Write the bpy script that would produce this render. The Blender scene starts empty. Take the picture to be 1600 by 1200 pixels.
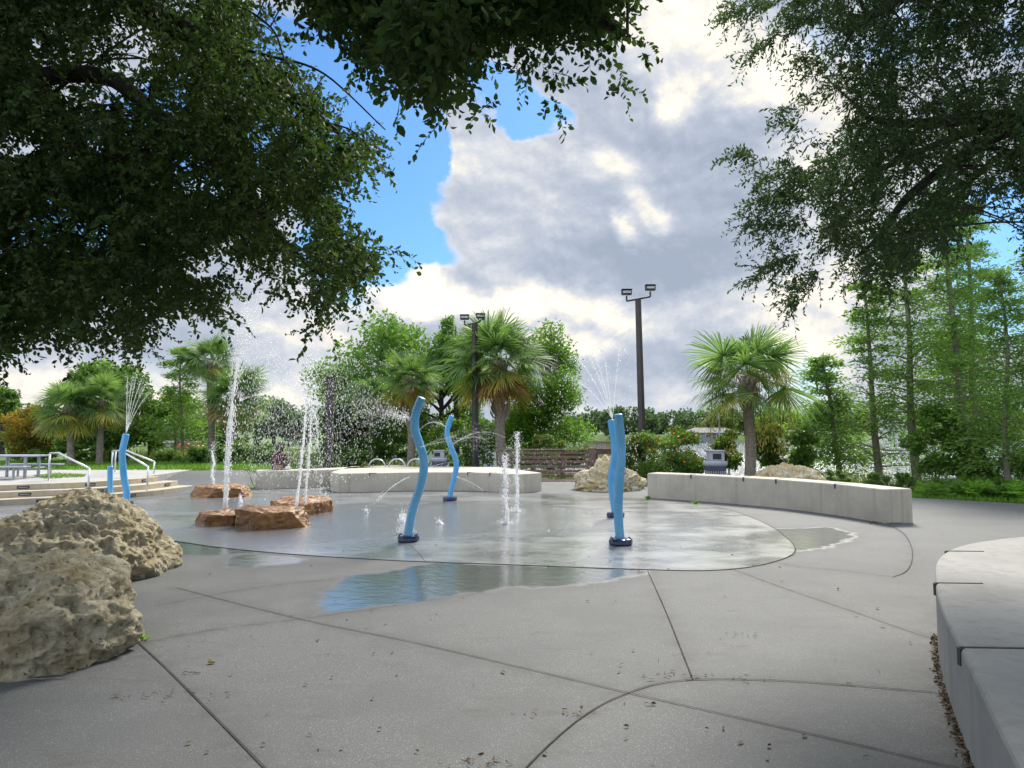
import bpy, bmesh, math, random
import numpy as np
from mathutils import Vector, Matrix, noise as mn
R = math.radians; PI = math.pi
S = bpy.context.scene; C = S.collection
random.seed(7)

# ---------------------------------------------------------------- camera
F = 1110.0; CAMH = 1.6; PITCH = math.atan(75/F)
cd = bpy.data.cameras.new('camera'); cam = bpy.data.objects.new('camera', cd); C.objects.link(cam)
cd.sensor_width = 36; cd.lens = 36*F/1600; cd.clip_end = 3000; cd.clip_start = .05
cam.location = (0, 0, CAMH); cam.rotation_euler = (PI/2+PITCH, 0, 0); S.camera = cam
S.view_settings.view_transform = 'Standard'; S.view_settings.look = 'None'
S.view_settings.exposure = 0.85; S.view_settings.gamma = 1
S.cycles.max_bounces = 8; S.cycles.transparent_max_bounces = 12
S.cycles.diffuse_bounces = 4; S.cycles.caustics_reflective = False; S.cycles.caustics_refractive = False

CP, SP = math.cos(PITCH), math.sin(PITCH)
def ray(px, py):
    u = (px-800)/F; v = (600-py)/F
    return Vector((u, CP-v*SP, SP+v*CP))
def G(px, py, z=0.0):
    d = ray(px, py); t = (z-CAMH)/d.z
    return Vector((d.x*t, d.y*t, z))
def D(px, py, Y):
    d = ray(px, py); t = Y/d.y
    return Vector((d.x*t, Y, CAMH+d.z*t))
def azel(px, py):
    d = ray(px, py).normalized()
    return math.degrees(math.atan2(d.x, d.y)), math.degrees(math.asin(d.z))

# ---------------------------------------------------------------- node helpers
class NT:
    def __init__(s, tree): s.t = tree; s.n = tree.nodes; s.l = tree.links
    def new(s, typ, **kw):
        n = s.n.new(typ)
        for k, v in kw.items(): setattr(n, k, v)
        return n
    def put(s, sock, v):
        if v is None: return
        if isinstance(v, bpy.types.NodeSocket): s.l.new(v, sock)
        else:
            if hasattr(sock.default_value, '__len__') and not hasattr(v, '__len__'): v = [v]*len(sock.default_value)
            if hasattr(sock.default_value, '__len__') and len(sock.default_value) == 4 and len(v) == 3: v = (*v, 1)
            sock.default_value = v
    def math(s, op, a, b=None, c=None, clamp=False):
        n = s.new('ShaderNodeMath', operation=op, use_clamp=clamp)
        for i, v in enumerate((a, b, c)): s.put(n.inputs[i], v)
        return n.outputs[0]
    def vmath(s, op, a, b=None):
        n = s.new('ShaderNodeVectorMath', operation=op)
        s.put(n.inputs[0], a); s.put(n.inputs[1], b)
        return n.outputs['Value'] if op in ('LENGTH', 'DISTANCE', 'DOT_PRODUCT') else n.outputs[0]
    def mapr(s, v, a, b, c=0., d=1., smooth=True):
        n = s.new('ShaderNodeMapRange', interpolation_type='SMOOTHSTEP' if smooth else 'LINEAR')
        for i, x in enumerate((v, a, b, c, d)): s.put(n.inputs[i], x)
        return n.outputs[0]
    def noise(s, vec, scale, detail=4, rough=.55, dist=0., col=False):
        n = s.new('ShaderNodeTexNoise'); s.put(n.inputs['Vector'], vec)
        n.inputs['Scale'].default_value = scale; n.inputs['Detail'].default_value = detail
        n.inputs['Roughness'].default_value = rough; n.inputs['Distortion'].default_value = dist
        return n.outputs['Color' if col else 'Fac']
    def voro(s, vec, scale, feature='F1', out='Distance', rnd=1.):
        n = s.new('ShaderNodeTexVoronoi', feature=feature); s.put(n.inputs['Vector'], vec)
        n.inputs['Scale'].default_value = scale; n.inputs['Randomness'].default_value = rnd
        return n.outputs[out]
    def mix(s, f, a, b, mode='MIX'):
        n = s.new('ShaderNodeMix', data_type='RGBA', blend_type=mode)
        s.put(n.inputs[0], f); s.put(n.inputs[6], a); s.put(n.inputs[7], b)
        return n.outputs[2]
    def ramp(s, f, stops):
        n = s.new('ShaderNodeValToRGB'); s.put(n.inputs[0], f); e = n.color_ramp.elements
        while len(e) < len(stops): e.new(.5)
        for i, (p, c) in enumerate(stops):
            e[i].position = p; e[i].color = (*c, 1) if len(c) == 3 else c
        return n.outputs[0]
    def bump(s, h, strength=.3, dist=.02):
        n = s.new('ShaderNodeBump'); s.put(n.inputs['Height'], h)
        n.inputs['Strength'].default_value = strength; n.inputs['Distance'].default_value = dist
        return n.outputs[0]

# ---------------------------------------------------------------- sky and sun
SUN_AZ, SUN_EL = 22, 44
w = bpy.data.worlds.new('World'); S.world = w; w.use_nodes = True
nt = NT(w.node_tree); nt.n.clear()
tc = nt.new('ShaderNodeTexCoord').outputs['Generated']
dn = nt.vmath('NORMALIZE', tc)
sep = nt.new('ShaderNodeSeparateXYZ'); nt.put(sep.inputs[0], dn)
az = nt.math('MULTIPLY', nt.math('ARCTAN2', sep.outputs[0], sep.outputs[1]), 57.2958)
el = nt.math('MULTIPLY', nt.math('ARCSINE', sep.outputs[2]), 57.2958)
# cloud layer coordinate: flattened towards the horizon as a real deck of cloud is
zc = nt.math('ADD', nt.math('MAXIMUM', sep.outputs[2], 0.), .28)
cmb = nt.new('ShaderNodeCombineXYZ')
nt.put(cmb.inputs[0], nt.math('MULTIPLY', az, 1/57.3)); nt.put(cmb.inputs[1], nt.math('MULTIPLY', el, 1.35/57.3)); nt.put(cmb.inputs[2], 3.3)
cv = cmb.outputs[0]
n1 = nt.noise(cv, 3.2, 9, .58, .25)
n1b = nt.noise(nt.vmath('ADD', cv, (.018, .035, 0)), 3.2, 9, .58, .25)
n2 = nt.noise(cv, 9, 7, .6, .2)
n2b = nt.noise(nt.vmath('ADD', cv, (.006, .014, 0)), 9, 7, .6, .2)
wc = nt.noise(cv, 5.5, 6, .6, 0, True)
warp = nt.vmath('MULTIPLY', nt.vmath('SUBTRACT', wc, (.5, .5, .5)), (9, 8, 0))
pc = nt.new('ShaderNodeCombineXYZ'); nt.put(pc.inputs[0], az); nt.put(pc.inputs[1], el)
pw = nt.vmath('ADD', pc.outputs[0], warp)
def blobs(lst, base):
    acc = base
    for (px, py, rx, ry, amp) in lst:
        a, e = azel(px, py)
        q = nt.vmath('MULTIPLY', nt.vmath('SUBTRACT', pw, (a, e, 0)), (F/rx/57.3, F/ry/57.3, 0))
        d = nt.vmath('LENGTH', q)
        acc = nt.math('ADD', acc, nt.mapr(d, 1.5, .35, 0, amp))
    return acc
holes = blobs([(605, 330, 120, 140, -.85), (545, 170, 90, 100, -.7), (655, 235, 60, 40, -.45), (820, 175, 50, 40, -.55), (870, 195, 35, 30, -.4),
               (470, 90, 90, 60, -.5), (1565, 400, 70, 100, -.6), (1500, 60, 120, 60, -.35), (940, 285, 16, 12, -.4),
               (760, 120, 50, 40, -.35), (300, 200, 130, 90, -.5), (1240, 600, 70, 35, -.28),
               (120, 350, 90, 80, -.4), (800, 300, 130, 130, .3), (1050, 300, 200, 220, .35), (650, 455, 90, 45, .45)], .62)
cov = nt.math('ADD', holes, nt.math('MULTIPLY', nt.math('SUBTRACT', n1, .5), .9))
cov = nt.math('ADD', cov, nt.math('MULTIPLY', nt.math('SUBTRACT', n2, .5), .35))
mask = nt.mapr(cov, .29, .54)
bright = blobs([(660, 455, 85, 45, .85), (770, 485, 75, 30, .55), (900, 470, 90, 42, .6), (1010, 500, 60, 25, .25), (880, 540, 75, 25, .5), (1270, 520, 85, 90, .5),
                (480, 520, 110, 60, .3), (60, 610, 160, 60, .45), (300, 620, 160, 60, .3), (500, 640, 120, 50, .3),
                (1062, 150, 42, 42, .5), (1040, 20, 100, 60, .5), (1185, 95, 85, 70, .5), (1260, 150, 80, 80, .25),
                (1020, 320, 36, 20, .42), (975, 362, 24, 20, .5), (950, 275, 45, 25, .3), (1150, 20, 60, 300, .0),
                (1360, 300, 120, 150, .35), (1150, 480, 80, 40, .3), (950, 640, 130, 22, .2), (1080, 610, 80, 18, .25), (730, 230, 60, 40, .2),
                (1050, 400, 190, 55, -.32), (1130, 250, 120, 90, -.14), (770, 300, 110, 120, .14), (860, 250, 70, 60, .08), (1010, 555, 120, 30, -.15),
                (700, 560, 100, 30, -.1), (420, 570, 60, 30, -.1)], .36)
rel = nt.math('ADD', nt.math('MULTIPLY', nt.math('SUBTRACT', n1, n1b), 1.35), nt.math('MULTIPLY', nt.math('SUBTRACT', n2, n2b), 1.3))
edge = nt.mapr(cov, .36, .62, .22, 0.)
br = nt.math('ADD', nt.math('ADD', bright, rel), edge)
br = nt.math('ADD', br, nt.math('MULTIPLY', nt.math('SUBTRACT', n2, .5), .36))
ccol = nt.ramp(br, [(.02, (.34, .395, .495)), (.28, (.42, .475, .575)), (.48, (.52, .56, .64)), (.68, (.66, .68, .72)), (.85, (.88, .84, .76)), (1., (1.05, 1.0, .86))])
sky = nt.new('ShaderNodeTexSky', sky_type='NISHITA', sun_disc=False)
sky.sun_elevation = R(SUN_EL); sky.sun_rotation = R(SUN_AZ); sky.air_density = 1.2; sky.dust_density = .6; sky.ozone_density = 2.0
blue = nt.mix(1., sky.outputs[0], (.34, .57, .80), 'MULTIPLY')
# unseen clouds opposite the sun, brightened to add front light from behind the camera
back = nt.mapr(nt.vmath('DOT_PRODUCT', dn, (-math.sin(R(SUN_AZ)), -math.cos(R(SUN_AZ)), .25)), -.35, .5, 6.1, 15.)
bk3 = nt.new('ShaderNodeCombineXYZ'); [nt.put(bk3.inputs[i_], back) for i_ in range(3)]
ccol10 = nt.vmath('MULTIPLY', ccol, bk3.outputs[0])
# pale air near the horizon
hz = nt.mapr(el, 14, -2, 0, .55)
skyc = nt.mix(hz, blue, (3.4, 3.9, 4.5))
mfin = nt.math('MULTIPLY', mask, nt.mapr(el, -3, 3, .4, 1.))
allc = nt.mix(mfin, skyc, ccol10)
bg = nt.new('ShaderNodeBackground'); nt.put(bg.inputs[0], allc); bg.inputs[1].default_value = .105
wo = nt.new('ShaderNodeOutputWorld'); nt.l.new(bg.outputs[0], wo.inputs[0])
w.cycles.sampling_method = 'MANUAL'; w.cycles.sample_map_resolution = 1024

sd = bpy.data.lights.new('sun', 'SUN'); sd.energy = 3.4; sd.angle = R(16); sd.color = (1, .95, .86)
so = bpy.data.objects.new('sun', sd); C.objects.link(so); so.rotation_euler = (R(90-SUN_EL), 0, R(180-SUN_AZ))
_dir = Vector((math.sin(R(SUN_AZ))*math.cos(R(SUN_EL)), math.cos(R(SUN_AZ))*math.cos(R(SUN_EL)), math.sin(R(SUN_EL))))
so.rotation_euler = _dir.to_track_quat('Z', 'Y').to_euler()

# ---------------------------------------------------------------- materials
def mat(name):
    m = bpy.data.materials.new(name); m.use_nodes = True
    t = NT(m.node_tree); t.n.clear()
    o = t.new('ShaderNodeOutputMaterial'); b = t.new('ShaderNodeBsdfPrincipled'); t.l.new(b.outputs[0], o.inputs[0])
    t.b = b; t.o = o; t.m = m
    t.pos = t.new('ShaderNodeTexCoord').outputs['Object']
    return t
def simple(name, col, rough=.6, metal=0., var=.12, scale=6, bump=.1, spec=.5, coat=0):
    t = mat(name)
    f = t.noise(t.pos, scale, 6, .6)
    lo = [c*(1-var*1.6) for c in col]; hi = [min(1, c*(1+var*1.4)) for c in col]
    t.put(t.b.inputs['Base Color'], t.ramp(f, [(.3, lo), (.7, hi)]))
    t.put(t.b.inputs['Roughness'], t.mapr(t.noise(t.pos, scale*3, 4), .3, .7, max(.03, rough-.08), min(1, rough+.08)))
    t.b.inputs['Metallic'].default_value = metal; t.b.inputs['Specular IOR Level'].default_value = spec
    t.b.inputs['Coat Weight'].default_value = coat; t.b.inputs['Coat Roughness'].default_value = .1
    if bump: t.put(t.b.inputs['Normal'], t.bump(t.noise(t.pos, scale*8, 5), bump, .01))
    return t.m
def leafmat(name, cols, trans=.45, rough=.55, clump=.6, spec=.3, trc=1.35):
    """cols: dark .. light hues of individual leaves"""
    t = mat(name)
    g = t.new('ShaderNodeNewGeometry')
    ri = g.outputs['Random Per Island']
    big = t.noise(t.pos, clump, 3, .6)
    f = t.math('ADD', t.math('MULTIPLY', ri, .55), t.math('MULTIPLY', t.math('SUBTRACT', big, .28), 1.0), clamp=True)
    st = [(i/(len(cols)-1), c) for i, c in enumerate(cols)]
    col = t.ramp(f, st)
    t.put(t.b.inputs['Base Color'], col); t.b.inputs['Roughness'].default_value = rough
    t.b.inputs['Specular IOR Level'].default_value = spec
    tr = t.new('ShaderNodeBsdfTranslucent'); t.put(tr.inputs[0], t.mix(1., col, (trc, trc*1.12, trc*.6), 'MULTIPLY'))
    mx = t.new('ShaderNodeMixShader'); mx.inputs[0].default_value = trans
    t.l.new(t.b.outputs[0], mx.inputs[1]); t.l.new(tr.outputs[0], mx.inputs[2]); t.l.new(mx.outputs[0], t.o.inputs[0])
    return t.m

M = {}
def concrete(name, col, pits=True, rough=.8, stain=(.62, .6, .55)):
    t = mat(name); p = t.pos
    a = t.noise(p, 1.3, 7, .62); b = t.noise(p, 14, 6, .65); fine = t.noise(p, 160, 3, .6)
    c = t.ramp(a, [(.3, [x*.78 for x in col]), (.5, col), (.72, [min(1, x*1.13) for x in col])])
    c = t.mix(t.mapr(b, .3, .75, 0, .35), c, [x*.72 for x in col])
    # run-off streaks: stretched vertically
    sv = t.vmath('MULTIPLY', p, (5, 5, .35))
    st = t.mapr(t.noise(sv, 1.6, 5, .6), .50, .74, 0, .6)
    c = t.mix(st, c, [col[i]*stain[i] for i in range(3)])
    c = t.mix(t.mapr(fine, .45, .8, 0, .25), c, [x*.6 for x in col])
    if pits:
        v = t.voro(p, 19, 'F1'); pm = t.mapr(v, .05, .13, .75, 0.)
        sel = t.mapr(t.noise(p, 4, 2), .5, .6)
        c = t.mix(t.math('MULTIPLY', pm, sel), c, (.06, .055, .05))
    t.put(t.b.inputs['Base Color'], c); t.b.inputs['Roughness'].default_value = rough
    t.put(t.b.inputs['Normal'], t.bump(t.math('ADD', b, t.math('MULTIPLY', fine, .5)), .22, .01))
    return t.m
M['bench'] = concrete('bench_concrete', (.53, .485, .395))
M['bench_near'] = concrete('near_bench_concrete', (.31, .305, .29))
M['step'] = concrete('step_concrete', (.50, .44, .335), False)

def paving(name, base, pad=False):
    t = mat(name); p = t.pos
    a = t.noise(p, .45, 6, .6); b = t.noise(p, 3.5, 6, .65); fine = t.noise(p, 90, 3, .7)
    c = t.ramp(a, [(.3, [x*.84 for x in base]), (.7, [x*1.14 for x in base])])
    c = t.mix(t.mapr(b, .52, .78, 0, .45), c, [base[0]*.70, base[1]*.64, base[2]*.55])
    at = t.new('ShaderNodeAttribute', attribute_name='wet').outputs['Fac']
    jig = t.math('ADD', t.math('MULTIPLY', t.math('SUBTRACT', t.noise(p, 2.2, 5, .6), .5), .5),
                 t.math('MULTIPLY', t.math('SUBTRACT', t.noise(p, 12, 4, .6), .5), .10))
    wet = t.mapr(t.math('ADD', at, jig), -.10, .07)
    damp = t.mapr(t.math('ADD', at, jig), -.35, .0)
    if not pad:
        # exposed aggregate: pale and dark chips of a few mm
        vc = t.voro(p, 190, 'F1', 'Color'); sp = t.new('ShaderNodeSeparateColor'); t.put(sp.inputs[0], vc)
        chip = t.math('MULTIPLY', t.mapr(sp.outputs[0], .78, .9), t.mapr(t.voro(p, 190), .5, .25))
        dark = t.mapr(sp.outputs[1], .80, .9, 0, .55)
        c = t.mix(t.mapr(fine, .35, .7, 0, .5), c, [x*.62 for x in base])
        c = t.mix(t.math('MULTIPLY', chip, .65), c, (.50, .49, .47))
        c = t.mix(dark, c, (.10, .095, .09))
        jd = t.new('ShaderNodeAttribute', attribute_name='joint').outputs['Fac']
        c = t.mix(t.math('MULTIPLY', jd, t.mapr(t.noise(p, 5, 6, .7), .38, .62, .1, .75)), c, (.055, .052, .048))
        blot = t.mapr(t.noise(p, .9, 5, .6), .42, .6, 0, .45); c = t.mix(blot, c, [x*.62 for x in base])
        sl = t.new('ShaderNodeAttribute', attribute_name='slab').outputs['Fac']; c = t.mix(1., c, t.ramp(sl, [(0., (.86, .86, .86)), (1., (1.16, 1.16, 1.16))]), 'MULTIPLY')
        # dirt smudges
        sm = t.mapr(t.noise(t.vmath('MULTIPLY', p, (1, 2.2, 1)), 1.7, 7, .72), .55, .74, 0, .65)
        c = t.mix(sm, c, (base[0]*.52, base[1]*.46, base[2]*.38))
        c = t.mix(t.math('MULTIPLY', damp, .45), c, [x*.55 for x in base])
        t.b.inputs['Coat IOR'].default_value = 1.75
        c = t.mix(t.math('MULTIPLY', wet, .3), c, [x*.5 for x in base])
        rg = t.mapr(wet, 0, 1, .78, .28, False)
        t.put(t.b.inputs['Coat Weight'], t.math('MULTIPLY', wet, wet)); t.put(t.b.inputs['Coat Roughness'], t.mapr(wet, .3, 1, .13, .115, False))
        t.put(t.b.inputs['Coat Normal'], t.bump(t.noise(p, 7, 4), .22, .03))
        h = t.math('ADD', t.math('MULTIPLY', fine, .5), t.math('MULTIPLY', t.voro(p, 95), .6))
        h = t.math('MULTIPLY', h, t.mapr(wet, 0, 1, 1, .08, False))
        t.put(t.b.inputs['Normal'], t.bump(h, .35, .006))
    else:
        c = t.mix(t.mapr(fine, .4, .7, 0, .25), c, [x*.6 for x in base])
        # film of water: patches that stand and patches that have drained
        film = t.mapr(t.noise(t.vmath('MULTIPLY', p, (.8, 1.2, 1)), .95, 6, .62), .38, .62)
        film = t.math('MAXIMUM', film, t.mapr(at, -.6, .1))
        br = t.mapr(t.noise(t.vmath('MULTIPLY', p, (.7, 1.3, 1)), 1.3, 6, .65), .5, .72, 0, .22)
        c = t.mix(br, c, (.17, .145, .11))
        c = t.mix(t.math('MULTIPLY', film, .28), c, [x*.5 for x in base])
        t.b.inputs['Coat IOR'].default_value = 1.7
        rg = t.mapr(film, 0, 1, .38, .24, False)
        t.put(t.b.inputs['Coat Weight'], t.mapr(film, 0, 1, .75, 1., False)); t.put(t.b.inputs['Coat Roughness'], t.mapr(film, 0, 1, .17, .14, False))
        rip = t.math('MULTIPLY', t.noise(t.vmath('MULTIPLY', p, (1, 1.2, 1)), 9, 4, .6), t.mapr(at, -1.2, .3, .0, 1.6))
        h = t.math('ADD', t.math('MULTIPLY', t.noise(p, 5, 3), .5), rip)
        nb = t.bump(h, .55, .04)
        t.put(t.b.inputs['Coat Normal'], nb)
        t.put(t.b.inputs['Normal'], t.bump(t.math('ADD', h, t.math('MULTIPLY', fine, .1)), .25, .02))
    t.put(t.b.inputs['Base Color'], c); t.put(t.b.inputs['Roughness'], rg)
    return t.m
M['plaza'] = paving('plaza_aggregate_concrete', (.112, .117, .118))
M['pad'] = paving('splash_pad_concrete', (.25, .256, .262), True)
M['joint'] = simple('joint_filler', (.028, .026, .024), .9)
M['deck'] = concrete('deck_concrete', (.40, .39, .37), False)

def rockmat(name, pale, mid, dark, scale=7, pit=1.):
    t = mat(name); p = t.pos
    big = t.noise(p, scale*.28, 5, .6); a = t.noise(p, scale, 9, .68, .4); b = t.noise(p, scale*4.5, 7, .7)
    c = t.ramp(a, [(.28, dark), (.44, mid), (.60, pale), (.75, [min(1, x*1.18) for x in pale])])
    c = t.mix(t.mapr(big, .45, .65, 0, .5), c, [mid[0]*1.1, mid[1]*.98, mid[2]*.72])
    v = t.voro(t.vmath('ADD', p, t.vmath('MULTIPLY', t.noise(p, scale*2, 3, .5, 0, True), (.08, .08, .08))), scale*2.6)
    hole = t.mapr(v, .04, .30, 1, 0)
    hs = t.math('MULTIPLY', hole, t.mapr(b, .42, .58))
    c = t.mix(t.math('MULTIPLY', hs, .55*pit), c, [x*.28 for x in dark])
    c = t.mix(t.mapr(b, .5, .75, 0, .45), c, [x*.6 for x in mid])
    t.put(t.b.inputs['Base Color'], c); t.b.inputs['Roughness'].default_value = .92; t.b.inputs['Specular IOR Level'].default_value = .2
    h = t.math('SUBTRACT', t.math('ADD', a, t.math('MULTIPLY', b, .6)), t.math('MULTIPLY', hs, .9))
    t.put(t.b.inputs['Normal'], t.bump(h, .9, .045*7/scale))
    return t.m
M['coral'] = rockmat('coral_limestone', (.52, .475, .355), (.335, .295, .20), (.125, .105, .07), 8)
M['coral_pale'] = rockmat('pale_coral_limestone', (.70, .65, .50), (.50, .41, .24), (.26, .20, .11), 6)
t = mat('wet_brown_rock'); p = t.pos
a = t.noise(t.vmath('MULTIPLY', p, (1, 1, 3)), 3.2, 8, .65, .6)
c = t.ramp(a, [(.25, (.04, .02, .010)), (.40, (.16, .07, .022)), (.56, (.30, .145, .045)), (.75, (.45, .28, .12))])
t.put(t.b.inputs['Base Color'], c); t.put(t.b.inputs['Roughness'], t.mapr(t.noise(p, 6, 4), .35, .65, .3, .6))
t.put(t.b.inputs['Normal'], t.bump(t.noise(t.vmath('MULTIPLY', p, (1, 1, 2.5)), 7, 8, .68, .3), .6, .06)); M['brown'] = t.m
def bluemat(name, col):
    t = mat(name); p = t.pos; f = t.noise(p, 3, 5)
    c = t.ramp(f, [(.3, [x*.88 for x in col]), (.7, [x*1.1 for x in col])])
    st = t.mapr(t.noise(t.vmath('MULTIPLY', p, (9, 9, 1.1)), 2.2, 6, .65), .54, .72, 0, .42)
    c = t.mix(st, c, (.45, .56, .62)); c = t.mix(t.mapr(t.noise(p, 26, 4, .7), .64, .72, 0, .6), c, (.55, .62, .66))
    t.put(t.b.inputs['Base Color'], c); t.put(t.b.inputs['Roughness'], t.mapr(f, .3, .7, .28, .45)); t.b.inputs['Coat Weight'].default_value = .35; t.b.inputs['Coat Roughness'].default_value = .12
    t.put(t.b.inputs['Coat Normal'], t.bump(t.noise(p, 45, 3), .2, .01)); return t.m
M['blue'] = simple('light_blue_powder_coat', (.13, .42, .66), .38, 0, .08, 3, .05)
M['blue'] = bluemat('light_blue_powder_coat', (.10, .38, .64)); M['blue2'] = bluemat('bright_blue_powder_coat', (.08, .38, .72))
M['navy'] = simple('navy_flange_paint', (.010, .022, .085), .25, 0, .2, 6, .05, coat=.3)
M['steel'] = simple('brushed_stainless', (.60, .61, .62), .34, .85, .06, 8, .03)
M['pole'] = simple('dark_bronze_pole_paint', (.045, .038, .036), .5, 0, .15, 5, .05)
M['lamphead'] = simple('lamp_housing', (.03, .03, .032), .45)
M['lens'] = simple('lamp_glass', (.45, .47, .50), .15)
M['wood'] = simple('red_brown_boards', (.175, .115, .092), .75, 0, .3, 9, .3)
M['wood2'] = simple('weathered_boards', (.34, .25, .17), .8, 0, .2, 9, .2)
M['bingrey'] = simple('grey_bin_metal', (.36, .39, .44), .5, .1, .08, 6, .05)
M['bindark'] = simple('bin_liner_dark', (.015, .015, .017), .5)
M['binnavy'] = simple('bin_band', (.05, .06, .11), .5)
M['galv'] = simple('grey_coated_steel', (.34, .37, .42), .5, .2, .12, 8, .05)
M['wallwhite'] = simple('pale_render', (.62, .60, .55), .8)
M['wallblue'] = simple('blue_grey_siding', (.20, .26, .31), .8)
M['roof'] = simple('grey_shingles', (.19, .185, .18), .9, 0, .2, 3)
M['glass'] = simple('window_glass', (.03, .04, .05), .08, 0, .05, 2, 0)
M['redpaint'] = simple('red_car_paint', (.55, .035, .015), .25, 0, .05, 2, 0, coat=.6)
M['tyre'] = simple('tyre_rubber', (.02, .02, .02), .8)
M['skin'] = simple('skin', (.42, .25, .17), .55, 0, .05, 10, .02)
M['hair'] = simple('dark_hair', (.016, .011, .009), .5, 0, .2, 30, .2)
M['shirt'] = simple('maroon_cloth', (.085, .022, .032), .85, 0, .2, 20, .3)
M['jeans'] = simple('denim', (.07, .10, .17), .85, 0, .15, 30, .2)
M['whitecloth'] = simple('white_bag', (.75, .73, .70), .8)
def barkmat(name, col, sc=(6, 6, 1.2), rough=.9):
    t = mat(name); q = t.vmath('MULTIPLY', t.pos, sc)
    a = t.noise(q, 2.2, 7, .65)
    t.put(t.b.inputs['Base Color'], t.ramp(a, [(.28, [x*.45 for x in col]), (.5, col), (.72, [x*1.5 for x in col])]))
    t.b.inputs['Roughness'].default_value = rough
    t.put(t.b.inputs['Normal'], t.bump(a, .7, .03)); return t.m
M['bark'] = barkmat('oak_bark', (.055, .045, .038)); M['cybark'] = barkmat('cypress_bark', (.21, .18, .155))
M['palmbark'] = barkmat('palm_bark', (.24, .20, .17), (5, 5, 7)); M['boot'] = barkmat('palm_boots', (.36, .30, .24), (6, 6, 3))
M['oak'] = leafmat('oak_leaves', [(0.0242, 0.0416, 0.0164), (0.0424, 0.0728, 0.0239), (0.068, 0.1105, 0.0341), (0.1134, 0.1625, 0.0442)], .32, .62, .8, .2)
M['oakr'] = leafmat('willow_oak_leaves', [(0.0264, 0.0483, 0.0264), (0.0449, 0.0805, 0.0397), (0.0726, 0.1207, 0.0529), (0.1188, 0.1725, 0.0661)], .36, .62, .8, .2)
M['broad'] = leafmat('broadleaf', [(0.0653, 0.1224, 0.0286), (0.1089, 0.2002, 0.0396), (0.1597, 0.2781, 0.055), (0.2251, 0.356, 0.077)], .45, .5, .5)
M['darktree'] = leafmat('dark_broadleaf', [(0.0394, 0.0782, 0.0198), (0.0683, 0.1303, 0.0286), (0.1063, 0.1895, 0.0385), (0.1518, 0.2487, 0.0495)], .42, .5, .6)
M['autumn'] = leafmat('rusty_leaves', [(.06, .10, .02), (.15, .16, .025), (.30, .20, .03), (.36, .17, .03)], .45, .5, .8)
M['cypress'] = leafmat('cypress_needles', [(0.0792, 0.1442, 0.0385), (0.132, 0.2266, 0.055), (0.198, 0.3193, 0.0715), (0.2772, 0.412, 0.0935)], .48, .55, .7)
M['cypressd'] = leafmat('dense_cypress_needles', [(0.0531, 0.1077, 0.0198), (0.0987, 0.1926, 0.0286), (0.167, 0.2946, 0.0385), (0.2581, 0.4079, 0.055)], .48, .55, .7)
M['palm'] = leafmat('palm_fronds', [(0.07, 0.1268, 0.0544), (0.1225, 0.2053, 0.0776), (0.1925, 0.2898, 0.0931), (0.28, 0.3743, 0.1242)], .42, .55, .9, .2)
M['palmy'] = leafmat('yellowing_fronds', [(.22, .26, .05), (.38, .38, .07), (.52, .46, .11), (.56, .42, .13)], .42, .45, .9)
M['dead'] = leafmat('dead_fronds', [(.20, .09, .035), (.34, .16, .06), (.48, .25, .10), (.56, .37, .20)], .3, .7, 1.2)
M['seed'] = leafmat('seed_strands', [(.16, .13, .04), (.26, .21, .07), (.36, .29, .10), (.42, .34, .14)], .3, .7, 1.2)
M['far'] = leafmat('far_tree_leaves', [(0.0495, 0.085, 0.045), (0.077, 0.125, 0.055), (0.11, 0.165, 0.07), (0.143, 0.21, 0.085)], .35, .7, .08)
M['shrub'] = leafmat('shrub_leaves', [(0.0449, 0.0876, 0.022), (0.0792, 0.1493, 0.033), (0.132, 0.2163, 0.0462), (0.198, 0.2884, 0.0605)], .42, .5, 1.5)
M['lime'] = leafmat('lime_fern', [(.10, .21, .028), (.16, .31, .04), (.22, .40, .05), (.29, .48, .07)], .45, .5, 1.5)
M['grass'] = leafmat('grass_blades', [(.07, .14, .022), (.11, .22, .032), (.16, .29, .042), (.21, .34, .06)], .4, .6, 1.)
M['reed'] = leafmat('pale_reeds', [(.12, .20, .06), (.2, .28, .08), (.3, .32, .12), (.38, .36, .18)], .4, .6, 1.)
M['orange'] = leafmat('orange_flowers', [(.55, .10, .02), (.62, .16, .03), (.66, .22, .05), (.6, .28, .08)], .3, .6, 2)
M['litter'] = leafmat('leaf_litter', [(.05, .035, .02), (.10, .065, .035), (.17, .11, .055), (.26, .19, .11)], .05, .8, 3)
t = mat('ground_cover'); p = t.pos
c = t.ramp(t.noise(p, .8, 7, .65), [(.3, (.045, .085, .020)), (.5, (.085, .15, .03)), (.7, (.13, .20, .045))])
c = t.mix(t.mapr(t.noise(p, 5, 5, .7), .55, .75, 0, .5), c, (.10, .08, .045))
t.put(t.b.inputs['Base Color'], c); t.b.inputs['Roughness'].default_value = .95
t.put(t.b.inputs['Normal'], t.bump(t.noise(p, 20, 5), .5, .05)); M['ground'] = t.m
t = mat('lake_water'); p = t.pos
t.b.inputs['Base Color'].default_value = (.06, .08, .085, 1); t.b.inputs['Roughness'].default_value = .1
t.b.inputs['IOR'].default_value = 1.33; t.b.inputs['Specular IOR Level'].default_value = .9
t.put(t.b.inputs['Normal'], t.bump(t.noise(t.vmath('MULTIPLY', p, (1, 2.5, 1)), 1.1, 5, .6), .7, .2)); M['lake'] = t.m
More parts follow.
